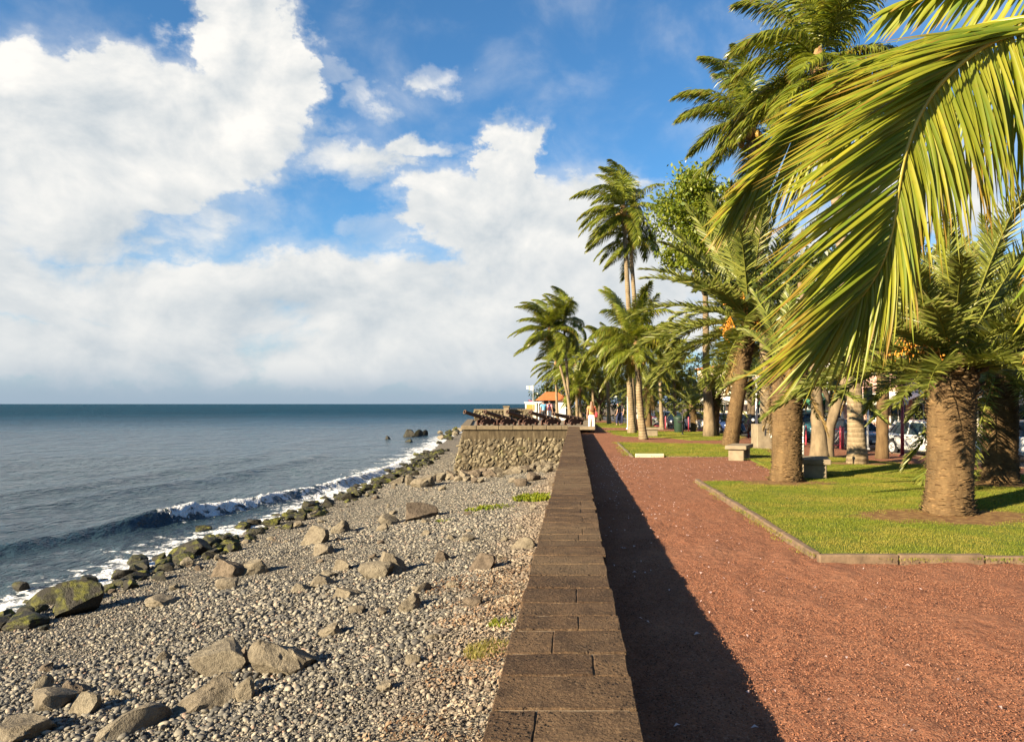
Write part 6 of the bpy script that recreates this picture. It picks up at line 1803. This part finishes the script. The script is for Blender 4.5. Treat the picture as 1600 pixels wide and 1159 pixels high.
# ------------------------------------------------------------------ people
def skin_chain(name, verts, edges, radii, m, parent, root=0, sub=2):
    me = bpy.data.meshes.new(name); me.from_pydata([tuple(v) for v in verts], edges, []); me.update()
    o = bpy.data.objects.new(name, me); me.materials.append(M[m]); link(o, parent)
    sk = o.modifiers.new('skin', 'SKIN')
    layer = me.skin_vertices[0].data if me.skin_vertices else None
    if layer is None:
        bm = bmesh.new(); bm.from_mesh(me); bm.verts.layers.skin.verify(); bm.to_mesh(me); bm.free(); layer = me.skin_vertices[0].data
    for i, r in enumerate(radii):
        r = r if hasattr(r, '__len__') else (r, r); layer[i].radius = r; layer[i].use_root = (i == root)
    sk.use_smooth_shade = True
    ss = o.modifiers.new('sub', 'SUBSURF'); ss.levels = sub; ss.render_levels = sub
    return o
def person(loc, rz, h, label, top, legs, hair='dark_hair', long_hair=False, bag=None, stride=.12, arms='down', shorts=False):
    """built facing local +y; h is the standing height"""
    e = empty('person', loc, rz, label, 'person'); k = h / 1.7
    def S(x, y, z): return (x * k, y * k, z * k)
    st = stride
    V = [S(0, 0, .95), S(0, 0, 1.08), S(0, .01, 1.25), S(0, .0, 1.40), S(0, .01, 1.47), S(0, .03, 1.55), S(0, .03, 1.66)]
    R = [(.155, .105), (.125, .09), (.14, .10), (.13, .085), (.05, .05), (.075, .088), (.06, .075)]
    E = [(i, i + 1) for i in range(6)]
    for sd, sw in ((-1, st), (1, -st)):
        b = len(V); V += [S(sd * .09, 0, .90), S(sd * .10, sw * .8 + .03, .49), S(sd * .10, sw * 1.6 - .02, .10), S(sd * .105, sw * 1.6 + .0, .045), S(sd * .11, sw * 1.6 + .15, .03)]
        R += [.090, .060, .042, .036, .028]; E += [(0, b), (b, b + 1), (b + 1, b + 2), (b + 2, b + 3), (b + 3, b + 4)]
    for sd in (-1, 1):
        b = len(V)
        if arms == 'down': pts = [S(sd * .17, 0, 1.39), S(sd * .23, -.02, 1.13), S(sd * .25, .05, .89), S(sd * .25, .08, .80)]
        else: pts = [S(sd * .17, 0, 1.39), S(sd * .23, .02, 1.14), S(sd * .16, .20, 1.08), S(sd * .08, .26, 1.10)]
        V += pts; R += [.055, .042, .030, .034]; E += [(3, b), (b, b + 1), (b + 1, b + 2), (b + 2, b + 3)]
        c = b + 3; q = Vector(V[c])
        for f in range(4):
            V.append(tuple(q + Vector(((f - 1.5) * .016 * k, .035 * k, -.07 * k)))); R.append(.009); E.append((c, len(V) - 1))
        V.append(tuple(q + Vector((-sd * .035 * k, .045 * k, -.02 * k)))); R.append(.009); E.append((c, len(V) - 1))
    skin_chain('body', V, E, [(r * k, r * k) if not hasattr(r, '__len__') else (r[0] * k, r[1] * k) for r in R], 'skin', e)
    # trousers
    V = [S(0, 0, 1.0), S(0, 0, .93)]; R = [(.158, .118), (.170, .125)]; E = [(0, 1)]
    for sd, sw in ((-1, st), (1, -st)):
        b = len(V); V += [S(sd * .10, 0, .82), S(sd * .105, sw * .8 + .02, .5)] ; R += [.108, .085 if not shorts else .10]; E += [(1, b), (b, b + 1)]
        if not shorts: V += [S(sd * .105, sw * 1.6 - .02, .13)]; R += [.078]; E += [(b + 1, b + 2)]
    skin_chain('trousers', V, E, [(r * k, r * k) if not hasattr(r, '__len__') else (r[0] * k, r[1] * k) for r in R], legs, e)
    V = [S(0, 0, .93), S(0, 0, 1.08), S(0, .01, 1.25), S(0, 0, 1.38), S(0, 0, 1.43)]; R = [(.185, .135), (.155, .118), (.165, .125), (.15, .105), (.09, .08)]; E = [(i, i + 1) for i in range(4)]
    for sd in (-1, 1):
        b = len(V); V += [S(sd * .175, 0, 1.385), S(sd * .225, -.01, 1.20)]; R += [.075, .07]; E += [(3, b), (b, b + 1)]
    skin_chain('top', V, E, [(r * k, r * k) if not hasattr(r, '__len__') else (r[0] * k, r[1] * k) for r in R], top, e)
    V = [S(0, .015, 1.69), S(0, -.01, 1.62), S(0, -.045, 1.52)]; R = [(.07, .08), (.095, .10), (.085, .06)]; E = [(0, 1), (1, 2)]
    if long_hair:
        V += [S(0, -.10, 1.38), S(.01, -.12, 1.22), S(0, -.12, 1.10)]; R += [(.13, .05), (.14, .05), (.09, .03)]; E += [(2, 3), (3, 4), (4, 5)]
    skin_chain('hair', V, E, [(r[0] * k, r[1] * k) for r in R], hair, e)
    # face
    f = MB()
    for sd in (-1, 1): f.sphere(S(sd * .03, .112, 1.60), .011 * k, 1)
    f.build('eyes', M['shade_dark'], e); MB().sphere(S(0, .122, 1.57), .015 * k, 1, (.8, 1, 1.4)).build('nose', M['skin'], e, True); MB().sphere(S(0, .108, 1.53), .016 * k, 1, (1.5, .6, .5)).build('mouth', M['cloth_pink'], e, True)
    for sd in (-1, 1): MB().sphere(S(sd * .078, .03, 1.585), .022 * k, 1, (.4, .8, 1.2)).build('ear', M['skin'], e, True)
    for sd, sw in ((-1, st), (1, -st)): MB().sphere(S(sd * .108, sw * 1.6 + .06, .035), .06 * k, 2, (.75, 2.0, .58)).build('shoe', M['cloth_dark'], e, True)
    if bag:
        bo = MB().box(S(.25, -.04, .97), (.13 * k, .26 * k, .26 * k), None, .03 * k).build('bag', M[bag], e)
        MB().tube([S(.25, -.02, 1.1), S(.16, -.1, 1.38), S(.02, -.135, 1.40), S(-.12, .10, 1.36)], .012 * k, 6, False).build('strap', M[bag], bo)
    return e
w_ = P(926, 676); person((w_.x - .05, w_.y, gz(w_.x, w_.y)), 0, 1.76, 'woman in white trousers and orange brown top walking away with a red bag', 'cloth_orange', 'cloth_white', 'hair', True, 'cloth_red', .10)
person((-1.98, 47.0, .362), .4, 1.45, 'person in light blue standing behind the cannons', 'cloth_blue', 'cloth_dark', 'dark_hair', False, None, .02)
person((-1.62, 47.4, .362), -.5, 1.45, 'person in pink beside the one in light blue', 'cloth_pink', 'cloth_white', 'dark_hair', False, None, .02)
def pp(px, D): x = (px - VX) * D / F; return (x, D, gz(x, D))
person(pp(966, 55), 1.2, 1.7, 'person in dark blue on the left of the far street group', 'cloth_navy', 'cloth_navy', 'dark_hair', False, None, .06)
person(pp(971.5, 56), 2.2, 1.72, 'person in dark clothes on the right of the far street group', 'cloth_dark', 'cloth_navy', 'dark_hair', False, None, .04)
person(pp(995, 52), 2.8, 1.7, 'person in white top and shorts between the slim palm trunks', 'cloth_white', 'cloth_white', 'dark_hair', False, None, .08, 'down', True)
